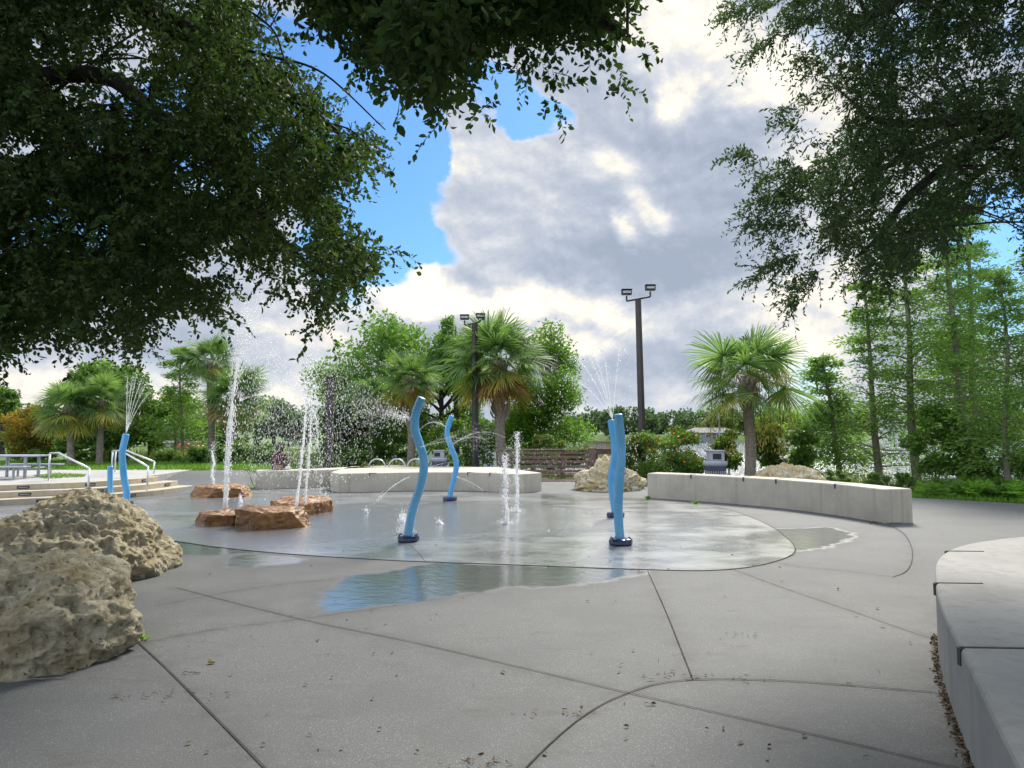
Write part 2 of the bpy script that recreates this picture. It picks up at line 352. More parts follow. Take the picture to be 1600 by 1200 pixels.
def watermat(name, alpha, white=.92):
    t = mat(name)
    t.b.inputs['Base Color'].default_value = (white, white, white, 1); t.b.inputs['Roughness'].default_value = .15
    tr = t.new('ShaderNodeBsdfTranslucent'); tr.inputs[0].default_value = (.95, .97, 1, 1)
    m1 = t.new('ShaderNodeMixShader'); m1.inputs[0].default_value = .5
    t.l.new(t.b.outputs[0], m1.inputs[1]); t.l.new(tr.outputs[0], m1.inputs[2])
    tp = t.new('ShaderNodeBsdfTransparent'); m2 = t.new('ShaderNodeMixShader')
    n = t.noise(t.vmath('MULTIPLY', t.pos, (1, 1, .35)), 30, 4, .7)
    t.put(m2.inputs[0], t.mapr(n, .3, .62, max(0, alpha-.35), min(1, alpha+.25)))
    t.l.new(tp.outputs[0], m2.inputs[1]); t.l.new(m1.outputs[0], m2.inputs[2]); t.l.new(m2.outputs[0], t.o.inputs[0])
    return t.m
M['foam'] = watermat('white_water', .68); M['stream'] = watermat('thin_stream', .36); M['drop'] = watermat('droplets', .6); M['mist'] = watermat('mist', .26)

# ---------------------------------------------------------------- object helpers
def tag(o, label=None, cat=None, group=None, kind=None):
    if label: o['label'] = label
    if cat: o['category'] = cat
    if group: o['group'] = group
    if kind: o['kind'] = kind
    return o
def empty(name, loc, label, cat, group=None):
    o = bpy.data.objects.new(name, None); o.location = loc; o.empty_display_size = .2; C.objects.link(o)
    return tag(o, label, cat, group)
def link(name, me, m, parent=None, smooth=False):
    if m is not None: me.materials.append(m)
    if smooth and len(me.polygons): me.polygons.foreach_set('use_smooth', [True]*len(me.polygons))
    o = bpy.data.objects.new(name, me); C.objects.link(o)
    if parent is not None:
        o.parent = parent
        o.matrix_parent_inverse = Matrix.Translation(-Vector(parent.location)) if parent.type == 'EMPTY' else Matrix.Identity(4)
    return o
class MB:
    def __init__(s): s.v = []; s.f = []
    def add(s, vs, fs):
        k = len(s.v); s.v += [tuple(v) for v in vs]; s.f += [tuple(i+k for i in f) for f in fs]; return s
    def box(s, c, d, rz=0, bev=0):
        cx, cy, cz = c; a, b, h = d[0]/2, d[1]/2, d[2]/2; co, si = math.cos(rz), math.sin(rz)
        e = min(bev, a*.9, b*.9, h*.9)
        if e <= 0:
            vs = [(x, y, z) for z in (-h, h) for x, y in ((-a, -b), (a, -b), (a, b), (-a, b))]
            fs = [(0, 3, 2, 1), (4, 5, 6, 7), (0, 1, 5, 4), (1, 2, 6, 5), (2, 3, 7, 6), (3, 0, 4, 7)]
        else:
            bm = bmesh.new(); bmesh.ops.create_cube(bm, size=1)
            for v in bm.verts: v.co = Vector((v.co.x*a*2, v.co.y*b*2, v.co.z*h*2))
            bmesh.ops.bevel(bm, geom=bm.edges[:], offset=e, segments=2, affect='EDGES', profile=.6)
            bm.verts.index_update(); vs = [tuple(v.co) for v in bm.verts]; fs = [tuple(v.index for v in f.verts) for f in bm.faces]; bm.free()
        return s.add([(cx+x*co-y*si, cy+x*si+y*co, cz+z) for x, y, z in vs], fs)
    def tube(s, pts, rad, n=10, cap=True):
        pts = [Vector(p) for p in pts]; m = len(pts)
        if not hasattr(rad, '__len__'): rad = [rad]*m
        vs = []; up = None
        for i, p in enumerate(pts):
            d = (pts[min(i+1, m-1)]-pts[max(i-1, 0)]).normalized()
            if up is None: up = Vector((0, 1, 0)) if abs(d.y) < .8 else Vector((1, 0, 0))
            a = (up-d*up.dot(d)).normalized(); up = a; b = d.cross(a)
            for k in range(n):
                t_ = 2*PI*k/n; vs.append(p+(a*math.cos(t_)+b*math.sin(t_))*rad[i])
        fs = [(i*n+k, i*n+(k+1) % n, (i+1)*n+(k+1) % n, (i+1)*n+k) for i in range(m-1) for k in range(n)]
        if cap: fs += [tuple(range(n-1, -1, -1)), tuple((m-1)*n+k for k in range(n))]
        return s.add(vs, fs)
    def lathe(s, c, prof, n=20):
        c = Vector(c); vs = [c+Vector((r*math.cos(2*PI*k/n), r*math.sin(2*PI*k/n), z)) for r, z in prof for k in range(n)]
        m = len(prof); fs = [(i*n+k, i*n+(k+1) % n, (i+1)*n+(k+1) % n, (i+1)*n+k) for i in range(m-1) for k in range(n)]
        fs += [tuple(range(n-1, -1, -1)), tuple((m-1)*n+k for k in range(n))]
        return s.add(vs, fs)
    def prism(s, poly, z0, z1, bev=0.):
        """poly: list of (x,y), counter-clockwise; bev: chamfer on the top edge"""
        poly = [Vector((p[0], p[1])) for p in poly]
        if sum(a.x*b.y-b.x*a.y for a, b in zip(poly, poly[1:]+poly[:1])) < 0: poly = poly[::-1]
        n = len(poly); rings = [(poly, z0)]
        if bev:
            ins = []
            for i, p in enumerate(poly):
                a = (p-poly[i-1]).normalized(); b = (poly[(i+1) % n]-p).normalized()
                na = Vector((-a.y, a.x)); nb = Vector((-b.y, b.x)); q = (na+nb)
                if q.length < 1e-4: q = na
                q = q.normalized()/max(.5, q.normalized().dot(na)); ins.append(p+q*bev)
            rings += [(poly, z1-bev), ([p+(q-p)*.35 for p, q in zip(poly, ins)], z1-bev*.3), (ins, z1)]
        else: rings += [(poly, z1)]
        vs = [(p.x, p.y, z) for r, z in rings for p in r]
        fs = [(j*n+i, j*n+(i+1) % n, (j+1)*n+(i+1) % n, (j+1)*n+i) for j in range(len(rings)-1) for i in range(n)]
        fs += [tuple(range(n-1, -1, -1)), tuple((len(rings)-1)*n+i for i in range(n))]
        return s.add(vs, fs)
    def build(s, name, m, parent=None, smooth=False):
        me = bpy.data.meshes.new(name); me.from_pydata(s.v, [], s.f); me.update()
        return link(name, me, m, parent, smooth)
def npmesh(name, V, Fc, m, parent=None, smooth=False):
    """V (n,3) float, Fc (k,s) int"""
    me = bpy.data.meshes.new(name); V = np.asarray(V, dtype=np.float32); Fc = np.asarray(Fc, dtype=np.int32)
    me.vertices.add(len(V)); me.vertices.foreach_set('co', V.ravel())
    k, s_ = Fc.shape; me.loops.add(k*s_); me.loops.foreach_set('vertex_index', Fc.ravel())
    me.polygons.add(k); me.polygons.foreach_set('loop_start', np.arange(k, dtype=np.int32)*s_)
    me.update(calc_edges=True); me.validate()
    return link(name, me, m, parent, smooth)
def unit(a): return a/np.maximum(1e-9, np.linalg.norm(a, axis=-1, keepdims=True))
def leaves(P, A, L, W, rng, fold=.25, flat=None):
    """leaf blades: base P, axis A (unit), length L, width W; 6 verts, 2 quads folded on the midrib"""
    n = len(P); L = np.broadcast_to(L, (n,))[:, None]; W = np.broadcast_to(W, (n,))[:, None]
    r = rng.normal(size=(n, 3)) if flat is None else (np.array(flat)+rng.normal(size=(n, 3))*.35)
    B = unit(np.cross(A, r)); N = np.cross(B, A)
    p0 = P; p3 = P+A*L; m1 = P+A*L*.35; m2 = P+A*L*.72
    up = N*W*fold
    V = np.stack([p0, m1+B*W*.5+up, m2+B*W*.42+up, p3, m2-B*W*.42+up, m1-B*W*.5+up], 1).reshape(-1, 3)
    i = np.arange(n)[:, None]*6
    Fc = np.concatenate([i+np.array([[0, 1, 2, 3]]), i+np.array([[0, 3, 4, 5]])], 0)
    return V, Fc
def merge(lst):
    Vs = []; Fs = []; k = 0
    for V, f in lst: Vs.append(V); Fs.append(f+k); k += len(V)
    return np.concatenate(Vs), np.concatenate(Fs)
def diam(P, A, L, W, rng):
    n = len(P); L = np.broadcast_to(L, (n,))[:, None]; W = np.broadcast_to(W, (n,))[:, None]
    B = unit(np.cross(A, rng.normal(size=(n, 3))))
    V = np.stack([P, P+A*L*.5+B*W*.5, P+A*L, P+A*L*.5-B*W*.5], 1).reshape(-1, 3)
    return V, np.arange(n)[:, None]*4+np.array([[0, 1, 2, 3]])
def rsphere(rng, n): return unit(rng.normal(size=(n, 3)))
def inpoly(x, y, poly):
    ins = np.zeros(np.shape(x), bool); j = len(poly)-1
    for i in range(len(poly)):
        xi, yi = poly[i][0], poly[i][1]; xj, yj = poly[j][0], poly[j][1]
        c_ = ((yi > y) != (yj > y)) & (x < (xj-xi)*(y-yi)/((yj-yi) or 1e-9)+xi); ins ^= c_; j = i
    return ins
def sdf(x, y, poly):
    """signed distance, positive inside"""
    d = np.full(np.shape(x), 1e9)
    for i in range(len(poly)):
        ax, ay = poly[i-1][0], poly[i-1][1]; bx, by = poly[i][0], poly[i][1]
        ex, ey = bx-ax, by-ay; l = ex*ex+ey*ey+1e-12
        t_ = np.clip(((x-ax)*ex+(y-ay)*ey)/l, 0, 1); d = np.minimum(d, np.hypot(x-ax-ex*t_, y-ay-ey*t_))
    return np.where(inpoly(x, y, poly), d, -d)
def spline(pts, n=8, closed=False):
    pts = [Vector(p) for p in pts]; out = []; m = len(pts)
    for i in range(m if closed else m-1):
        p0 = pts[i-1] if (i > 0 or closed) else pts[0]; p1 = pts[i]; p2 = pts[(i+1) % m]
        p3 = pts[(i+2) % m] if (closed or i+2 < m) else pts[-1]
        for k in range(n):
            t_ = k/n
            out.append(.5*((2*p1)+(p2-p0)*t_+(2*p0-5*p1+4*p2-p3)*t_*t_+(3*p1-p0-3*p2+p3)*t_**3))
    if not closed: out.append(pts[-1])
    return out
def ss(x): x = np.clip(x, 0, 1); return x*x*(3-2*x)
# ================================================================ SETTING
DZ = .40
shore = [(60, 17), (26, 20), (14, 23.5), (8, 26.5), (3, 31), (-3, 37), (-10, 44), (-22, 50), (-60, 54), (-60, 84), (-30, 86), (-14, 92), (-4, 120), (6, 170), (20, 205), (70, 205), (160, 190), (160, 10)]
def rise(x, y): return DZ*.97*ss((y-18.3)/3.6)*ss((-7.5-x)/1.2)
def land(x, y):
    s_ = sdf(x, y, shore)
    near = -.03+rise(x, y)
    far = np.where(y > 70, -.95+.012*np.maximum(0, y-90), near)
    inn = -1.25-np.minimum(1.2, np.maximum(0, s_)*.25)
    return np.where(s_ > 0, inn, -1.25+(far+1.25)*ss(-s_/np.where(y > 70, 2., 5.)))
xs = np.concatenate([np.linspace(-900, -80, 14), np.linspace(-76, -22, 30), np.arange(-20, 30, .6), np.linspace(31, 80, 30), np.linspace(90, 900, 14)])
ys = np.concatenate([np.linspace(-400, -10, 8), np.linspace(-8, 13, 10), np.arange(14, 60, .7), np.linspace(61, 110, 50), np.linspace(113, 240, 60), np.linspace(260, 2000, 12)])
X, Y = np.meshgrid(xs, ys); Z = land(X, Y)
nx, ny = len(xs), len(ys); idx = np.arange(nx*ny).reshape(ny, nx)
q = np.stack([idx[:-1, :-1], idx[:-1, 1:], idx[1:, 1:], idx[1:, :-1]], -1).reshape(-1, 4)
tag(npmesh('ground', np.stack([X, Y, Z], -1).reshape(-1, 3), q, M['ground'], smooth=True), kind='structure')
lk = [(p[0], p[1]) for p in [(-70, 32), (5, 21), (62, 12), (170, 5), (170, 215), (10, 215), (-20, 96), (-70, 96)]]
tag(MB().add([(x, y, -1.2) for x, y in lk], [tuple(range(len(lk)))]).build('lake', M['lake']), kind='structure')

# plaza sheet with a wetness attribute
edge = [(-22, .2), (16, .2), (16, 15.7), tuple(G(1600, 787)[:2]), tuple(G(1500, 781)[:2]), tuple(G(1432, 777)[:2]), (7.6, 18.9), (5.7, 20.4), (4.5, 22.6), (4.3, 24.1), (-6, 24.1), (-8, 23.3), (-10, 22.7), (-22, 22.6)]
pud = [[(497, 958), (505, 935), (520, 915), (545, 903), (600, 893), (640, 884), (700, 880), (850, 885), (1000, 890), (1010, 896), (960, 905), (900, 915), (800, 918), (740, 925), (690, 935), (600, 948), (540, 955)],
       [(350, 880), (365, 869), (410, 866), (450, 868), (482, 873), (450, 881), (400, 888), (362, 888)],
       [(200, 835), (280, 842), (340, 853), (420, 861), (470, 866), (400, 864), (330, 867), (240, 868), (180, 860)],
       [(1150, 822), (1200, 826), (1290, 824), (1333, 833), (1318, 848), (1290, 856), (1245, 862), (1215, 838)],
       [(-60, 800), (30, 795), (160, 790), (250, 782), (330, 775), (330, 850), (150, 880), (-60, 870)]]
pudw = [[tuple(G(*p)[:2]) for p in pl] for pl in pud]
def grid(x0, x1, y0, y1, d):
    gx = np.arange(x0, x1+d/2, d); gy = np.arange(y0, y1+d/2, d); X, Y = np.meshgrid(gx, gy)
    i = np.arange(X.size).reshape(X.shape)
    return X, Y, np.stack([i[:-1, :-1], i[:-1, 1:], i[1:, 1:], i[1:, :-1]], -1).reshape(-1, 4)
X, Y, q = grid(-15.5, 16, .2, 24.2, .09)
sdm = np.maximum.reduce([sdf(X, Y, pw_) for pw_ in pudw])
keep = inpoly(X, Y, edge).ravel(); q = q[keep[q].all(1)]
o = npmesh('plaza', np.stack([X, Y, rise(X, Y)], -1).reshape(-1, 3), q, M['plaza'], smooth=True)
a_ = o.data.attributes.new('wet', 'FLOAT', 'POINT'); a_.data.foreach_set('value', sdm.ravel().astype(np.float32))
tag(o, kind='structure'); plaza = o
# splash pad
padpx = [(1243, 858), (1238, 849), (1226, 838), (1208, 825), (1180, 811), (1140, 797), (1100, 789), (1050, 783), (1000, 779), (930, 775), (845, 771), (700, 769), (530, 771), (440, 766), (385, 766), (330, 770), (240, 779), (120, 788), (0, 795),
         (-60, 800), (-60, 806), (20, 815), (110, 828), (200, 838), (275, 846), (330, 854), (400, 861.5), (480, 868), (560, 873), (660, 878), (780, 882), (880, 886), (1000, 890), (1090, 892), (1150, 889), (1195, 882), (1228, 872), (1240, 865)]
padw = [tuple(p[:2]) for p in spline([G(*p) for p in padpx], 4, True)]
X, Y, q = grid(-15, 6, 7.2, 20.2, .12)
sp_ = sdf(X, Y, padw)
# vertices just outside snap onto the edge so the outline is smooth
J = np.argwhere((sp_ < 0) & (sp_ > -.125))
Xf, Yf = X.copy(), Y.copy()
for (i, j) in J:
    best = None; px_, py_ = X[i, j], Y[i, j]
    for k in range(len(padw)):
        ax, ay = padw[k-1]; bx, by = padw[k]; ex, ey = bx-ax, by-ay; l = ex*ex+ey*ey+1e-12
        t_ = min(1, max(0, ((px_-ax)*ex+(py_-ay)*ey)/l)); cx, cy = ax+ex*t_, ay+ey*t_; d_ = (cx-px_)**2+(cy-py_)**2
        if best is None or d_ < best[0]: best = (d_, cx, cy)
    Xf[i, j], Yf[i, j] = best[1], best[2]
ok = (sp_ > -.125).ravel() & True; q = q[ok[q].all(1)]
splash = [G(790, 818), G(808, 800), G(630, 825), G(500, 800), G(420, 835), G(700, 795), G(560, 812), G(640, 805), G(330, 790)]
act = np.full(X.shape, -9.)
for s_ in splash: act = np.maximum(act, 1.1-np.hypot((X-s_.x)*.8, Y-s_.y))
o = npmesh('splash_pad', np.stack([Xf, Yf, np.full(X.shape, .004)], -1).reshape(-1, 3), q, M['pad'], smooth=True)
a_ = o.data.attributes.new('wet', 'FLOAT', 'POINT'); a_.data.foreach_set('value', act.ravel().astype(np.float32))
tag(o, kind='structure')
nf = [(1600, 838), (1560, 842), (1520, 848), (1492, 855), (1472, 866), (1462, 880), (1461, 900), (1465, 930), (1476, 962), (1492, 995), (1516, 1042), (1548, 1110), (1588, 1190), (1640, 1290)]
nb = [G(px, py, .48) for px, py in nf]
nb = [Vector((p.x, p.y, 0)) for p in nb]
# joints sawn into the paving
jb = MB()
JL = []
def joint(pts, wd, z=.0065, zf=True, close=False):
    P = spline([G(*p) for p in pts], 10, close); n = len(P); vs = []
    JL.append([(p.x, p.y) for p in P[::3]+[P[-1]]])
    for i, p in enumerate(P):
        d = (P[(i+1) % n if close else min(i+1, n-1)]-P[i-1 if (close or i) else 0]); d.z = 0; d.normalize()
        s_ = Vector((-d.y, d.x, 0))*wd/2*(.85+.3*abs(mn.noise(p*9)))
        zz = z+float(rise(np.array(p.x), np.array(p.y))) if zf else z
        vs += [(p.x+s_.x, p.y+s_.y, zz), (p.x-s_.x, p.y-s_.y, zz)]
    m = n if close else n-1
    jb.add(vs, [(2*i, 2*i+1, (2*i+3) % (2*n), (2*i+2) % (2*n)) for i in range(m)])
pe = padpx[:13]; joint(pe[:9][::-1]+[(1243, 858)], .016)
joint([(1243, 858)]+padpx[:1:-1][:19][:18], .022)
joint([(275, 918), (350, 938), (480, 970), (640, 1003), (800, 1040), (985, 1084), (1180, 1128), (1320, 1160), (1480, 1198), (1600, 1225)], .009)
joint([(218, 1006), (260, 1045), (330, 1115), (415, 1202), (440, 1230)], .010)
joint([(1012, 892), (1040, 955), (1062, 1010), (1083, 1063)], .010)
joint([(820, 1203), (860, 1163), (905, 1125), (950, 1097), (1000, 1077), (1040, 1067), (1083, 1063), (1150, 1062), (1250, 1066), (1380, 1076), (1500, 1086)], .010)
joint([(1140, 888), (1230, 921), (1330, 955), (1430, 990), (1475, 1003)], .007)
joint([(1388, 820), (1412, 834), (1424, 855), (1425, 876), (1416, 893), (1395, 902)], .012)
joint([(1395, 902), (1330, 893), (1250, 886), (1210, 878)], .006)
joint([(1000, 852), (1080, 858), (1160, 866), (1220, 873)], .006)
joint([(240, 948), (330, 930), (450, 912), (530, 905)], .005)
joint([(218, 1006), (330, 985), (480, 966), (640, 943), (760, 925)], .005)
joint([(330, 740), (380, 751), (400, 763)], .03)
joint([(640, 852), (655, 866), (664, 878)], .008)
joint([(0, 809), (40, 812), (100, 820)], .02)
XY = np.zeros(len(plaza.data.vertices)*3, np.float32); plaza.data.vertices.foreach_get('co', XY); XY = XY.reshape(-1, 3); jd = np.full(len(XY), 9.)
for l_ in JL:
    for (ax, ay), (bx, by) in zip(l_, l_[1:]):
        ex, ey = bx-ax, by-ay; t_ = np.clip(((XY[:, 0]-ax)*ex+(XY[:, 1]-ay)*ey)/(ex*ex+ey*ey+1e-9), 0, 1); jd = np.minimum(jd, np.hypot(XY[:, 0]-ax-ex*t_, XY[:, 1]-ay-ey*t_))
for pt_ in spline(nb, 12): jd = np.minimum(jd, np.hypot(XY[:, 0]-pt_.x, XY[:, 1]-pt_.y)*.5)
a_ = plaza.data.attributes.new('joint', 'FLOAT', 'POINT'); a_.data.foreach_set('value', np.exp(-(jd/.085)**1.3).astype(np.float32))
sl = np.full(len(XY), .45)
for pl_, v_ in [([(1012, 892), (1040, 955), (1083, 1063), (1250, 1066), (1500, 1086), (1475, 1003), (1140, 888)], .75), ([(218, 1006), (415, 1202), (500, 1300), (-400, 1300), (-400, 1006)], .15),
                ([(820, 1203), (905, 1125), (1000, 1077), (1083, 1063), (1250, 1066), (1500, 1086), (1700, 1100), (1700, 1400), (700, 1400)], .95), ([(275, 918), (480, 970), (640, 1003), (985, 1084), (1083, 1063), (1012, 892), (660, 880), (300, 860)], .6)]:
    sl[inpoly(XY[:, 0], XY[:, 1], [tuple(G(*p)[:2]) for p in pl_])] = v_
a_ = plaza.data.attributes.new('slab', 'FLOAT', 'POINT'); a_.data.foreach_set('value', sl.astype(np.float32))
tag(jb.build('paving_joints', M['joint']), kind='structure')

# ---------------------------------------------------------------- concrete seat walls
def seatwall(name, front, depth, h, label, mt, notches=(), back=None, bev=.022):
    """front: world points along the foot of the front face; depth: how deep the seat runs"""
    fr = spline(front, 5); n = len(fr)
    if back is None:
        bk = []
        for i, p in enumerate(fr):
            d = (fr[min(i+1, n-1)]-fr[max(i-1, 0)]).normalized(); s_ = Vector((-d.y, d.x, 0))
            if s_.y < 0 and abs(s_.y) > abs(s_.x)*.2: s_ = -s_
            bk.append(p+s_*depth)
    else: bk = back
    r = empty(name, fr[0], label, 'seat wall', 'concrete seat walls round the splash pad')
    MB().prism([p[:2] for p in fr]+[p[:2] for p in bk[::-1]], -.05, h, bev).build('wall_block', mt, r, smooth=False)
    for (px, py, L) in notches:
        a = G(px, py, h+.003); i = min(range(n), key=lambda k: (fr[k]-a).xy.length); dd = (bk[min(i, len(bk)-1)]-fr[i]).normalized() if back is None else Vector((1, -.06, 0))
        p = Vector((fr[i].x, fr[i].y, 0)); side = Vector((-dd.y, dd.x, 0)); ang = math.atan2(dd.y, dd.x)
        m = MB(); m.box((p.x+dd.x*(L/2-.004), p.y+dd.y*(L/2-.004), h-.002), (L, .016, .016), ang)
        m.box((p.x-dd.x*.003, p.y-dd.y*.003, h-.045), (.016, .03, .09), ang)
        m.build('skate_stop', M['pole'], r)
    return r
seatwall('seat_wall', [G(1012, 778), G(1100, 783.5), G(1200, 792), G(1250, 797.5), G(1320, 807), G(1382, 818)], .56, .60,
         'long curved concrete seat wall right of the blue tubes with its square end showing', M['bench'], [(1075, 742, .28), (1155, 745, .28), (1228, 748, .3), (1322, 755, .3)])
cb = [G(516, 767), G(530, 770)]
seatwall('seat_wall', [G(529, 769.5), G(590, 768), G(650, 766.5), G(720, 766.5), G(765, 768), G(812, 770.5)], .62, .50,
         'pale concrete seat wall in front of the two middle palms, behind the blue tubes', M['bench'], [(577, 738, .2), (729, 737, .2), (775, 738, .2)],
         back=[G(516, 766), G(545, 754)+Vector((0, .3, 0)), G(600, 754.5), G(650, 754), G(720, 754), G(780, 755), G(846, 767.5)])
seatwall('seat_wall', [G(399, 764), G(440, 763), G(500, 761), G(560, 757), G(640, 752)], .75, .50,
         'low concrete seat wall on which the person in maroon sits', M['bench'], [(516, 737, .2)])
nf = [(1600, 838), (1560, 842), (1520, 848), (1492, 855), (1472, 866), (1462, 880), (1461, 900), (1465, 930), (1476, 962), (1492, 995), (1516, 1042), (1548, 1110), (1588, 1190), (1640, 1290)]
nb = [G(px, py, .48) for px, py in nf]
nb = [Vector((p.x, p.y, 0)) for p in nb]
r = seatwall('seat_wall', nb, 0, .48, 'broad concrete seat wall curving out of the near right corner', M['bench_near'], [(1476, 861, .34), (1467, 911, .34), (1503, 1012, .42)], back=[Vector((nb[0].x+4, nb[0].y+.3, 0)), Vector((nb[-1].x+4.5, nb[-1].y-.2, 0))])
# grit collected along its foot
rng = np.random.default_rng(3)
fr = spline(nb, 12); pts = []
for k in range(900):
    i = rng.integers(int(len(fr)*.45), len(fr)-1); p = fr[i].lerp(fr[i+1], rng.random()); d = (fr[i+1]-fr[i]).normalized()
    pts.append((p.x-abs(rng.normal())*.02-.004, p.y, .008))
for k in range(160):
    p = G(1356+rng.random()*50, 814.5+rng.random()*4); pts.append((p.x, p.y-.05, .008))
P = np.array(pts); A = unit(np.column_stack([rng.normal(size=(len(P), 2)), rng.normal(size=len(P))*.25]))
V, q = leaves(P, A, .012+.025*rng.random(len(P)), .008+.01*rng.random(len(P)), rng)
L_ = [(V, q)]
n = 150; px = rng.random(n)*1600; py = 800+rng.random(n)**1.3*400
P = np.array([G(a, b, .010) for a, b in zip(px, py) if not (a < 280 and b > 760) and not (a > 1440)])
A = unit(np.column_stack([rng.normal(size=(len(P), 2)), rng.normal(size=len(P))*.08]))
L_.append(leaves(P, A, .02+.035*rng.random(len(P)), .008+.014*rng.random(len(P)), rng, flat=(0, 0, 1)))
for (cx, cy, s_, nn) in [(1060, 1054, .16, 26), (870, 1113, .10, 14), (1175, 1060, .1, 8), (290, 1080, .2, 10), (240, 1085, .2, 16), (1150, 990, .2, 10), (750, 1190, .1, 22), (1010, 1100, .1, 5), (660, 850, .2, 5), (500, 838, .5, 14)]:
    c0 = np.array(G(cx, cy, .01)); P = c0+np.column_stack([rng.normal(size=(nn, 2))*s_*[1, .35], np.zeros(nn)])
    A = unit(np.column_stack([rng.normal(size=(nn, 2)), rng.normal(size=nn)*.1])); L_.append(leaves(P, A, .04, .007, rng, flat=(0, 0, 1)))
V, q = merge(L_)
tag(npmesh('leaf_litter', V, q, M['litter']), 'dry leaf scraps and grit scattered over the grey paving', 'litter', kind='stuff')
for i, (px, py, l, a) in enumerate([(75, 1060, .26, .25), (300, 1050, .12, .1)]):
    p = G(px, py, .012); m = MB(); m.tube([p+Vector((l*(k/6-.5)*math.cos(a), l*(k/6-.5)*math.sin(a)+.01*math.sin(k*2), .004*math.sin(k))) for k in range(7)], [.004]*6+[.002], 6)
    tag(m.build('twig', M['cybark']), ['thin curved twig on the paving before the near boulder', 'short twig on the paving right of the near boulder'][i], 'twig', 'fallen twigs on the paving')
p = G(331, 1034, .014); m = MB(); m.box((p.x, p.y, .014), (.045, .022, .016), .3, .007); m.box((p.x-.014, p.y+.004, .024), (.018, .016, .012), .9, .005)
tag(m.build('bark_chip', M['seed']), 'small pale bark chip lying alone on the grey paving', 'bark chip')

# ---------------------------------------------------------------- raised deck and steps on the left
base = [(-90, 796), (25, 789), (90, 786), (150, 782.5), (240, 774.5), (305, 765.5)]
bl = [G(*p) for p in base]
def offs(pts, d, cut):
    out = []
    for i, p in enumerate(pts):
        t_ = (pts[min(i+1, len(pts)-1)]-pts[max(i-1, 0)]).normalized(); out.append(p+Vector((-t_.y, t_.x, 0))*d)
    e = out[-1]; t_ = (out[-1]-out[-2]).normalized(); out[-1] = e-t_*cut
    return out
st = empty('terrace_steps', bl[2], 'three curved tan concrete steps with small dark step lights, left of the pad', 'steps')
H = DZ/3
for k, cut in enumerate((0, .25, .6)):
    l = offs(bl, .36*k, cut); fr = spline(l, 5)
    bk = spline(offs(bl, .36*(k+1)+.05 if k < 2 else 1.2, cut if k < 2 else .7), 5)
    MB().prism([p[:2] for p in fr]+[p[:2] for p in bk[::-1]], -.02, H*(k+1)+.003*k, .012).build('step', M['step'], st)
    for px in [(70, 215, 340), (50, 152, 266), (34, 140, 226)][k]:
        lf = fr; i = min(range(len(lf)-1), key=lambda j: abs((800+F*lf[j].x/lf[j].y)-px)); p = lf[i]; d = (lf[i+1]-lf[i]).normalized(); nrm = Vector((d.y, -d.x, 0))
        if px > 300: continue
        m = MB(); c_ = p+nrm*.004; a = math.atan2(d.y, d.x); zc_ = H*(k+.5)
        m.box((c_.x, c_.y, zc_), (.24, .02, .065), a, .004); lt = m.build('step_light', M['pole'], st)
        m = MB(); m.box((c_.x+nrm.x*.011, c_.y+nrm.y*.011, zc_), (.18, .006, .018), a); m.build('louvre', M['galv'], lt)
l = offs(bl, .36*2+.3, .65)
dk = [p[:2] for p in spline(l, 5)]+[(-9.9, 20.5), (-10.2, 22.9), (-22, 22.9), (-22, 15.6)]
tag(MB().prism(dk, .1, DZ+.008).build('upper_plaza', M['deck']), kind='structure')
# ---------------------------------------------------------------- rocks
def rock(name, c, rad, label, mt, seed, rot=0, box=.35, sub=6, lump=.22, rough=.05, group=None, peak=0, cut=0, freq=1.):
    rg_ = random.Random(seed); pl_ = []
    for k in range(cut):
        a = rg_.random()*2*PI; e_ = rg_.uniform(-.15, .45); pl_.append((Vector((math.cos(a)*math.cos(e_), math.sin(a)*math.cos(e_), math.sin(e_))), rg_.uniform(.80, 1.0)))
    if cut: pl_.append((Vector((.05, -.06, 1)).normalized(), .60))
    qs = []
    bm = bmesh.new(); bmesh.ops.create_icosphere(bm, subdivisions=sub, radius=1); sv = Vector((seed*7.3, seed*3.1, seed*1.7))
    co, si = math.cos(rot), math.sin(rot); e = 2+box*4
    for v in bm.verts:
        n = v.co.normalized(); k = (abs(n.x)**e+abs(n.y)**e+abs(n.z)**e)**(-1/e)
        q_ = n*k
        q_ = q_*(1+lump*mn.noise(n*1.3+sv)+lump*.5*mn.noise(n*2.9+sv))
        for n_, d0 in pl_:
            ov = q_.dot(n_)-d0
            if ov > 0: q_ -= n_*ov*.94
        if peak: q_.z *= 1-peak*min(1, Vector((q_.x, q_.y)).length)**1.3
        qs.append((v, n, q_.copy()))
    mx = [max(abs(q_[2][i]) for q_ in qs) for i in (0, 1)]+[max(q_[2].z for q_ in qs)]
    for v, n, q_ in qs:
        q_ = Vector((q_.x/mx[0], q_.y/mx[1], q_.z/mx[2]))
        p_ = Vector((q_.x*rad[0], q_.y*rad[1], q_.z*rad[2]))
        w_ = p_*freq+sv
        h = rough*(1.5*mn.noise(w_*2.3)+1.0*(1-2*abs(mn.noise(w_*4.7)))+.75*(1-2*abs(mn.noise(w_*9.5)))+.5*mn.noise(w_*17)+.42*(1-2*abs(mn.noise(w_*31))))
        if sub > 5:
            dv = mn.voronoi(w_*9+Vector((mn.noise(w_*5), mn.noise(w_*5+sv), 0))*.6)[0]
            pit = max(0, .42-dv[0]); h -= rough*2.6*pit*(1 if mn.noise(w_*2.2) > -.15 else .3)
        p_ += n*h
        v.co = Vector((c[0]+p_.x*co-p_.y*si, c[1]+p_.x*si+p_.y*co, max(-.04, c[2]+p_.z)))
    me = bpy.data.meshes.new(name); bm.to_mesh(me); bm.free()
    o_ = link(name, me, mt, None, True); return tag(o_, label, 'rock', group)
gr = 'coral boulders beside the plaza'
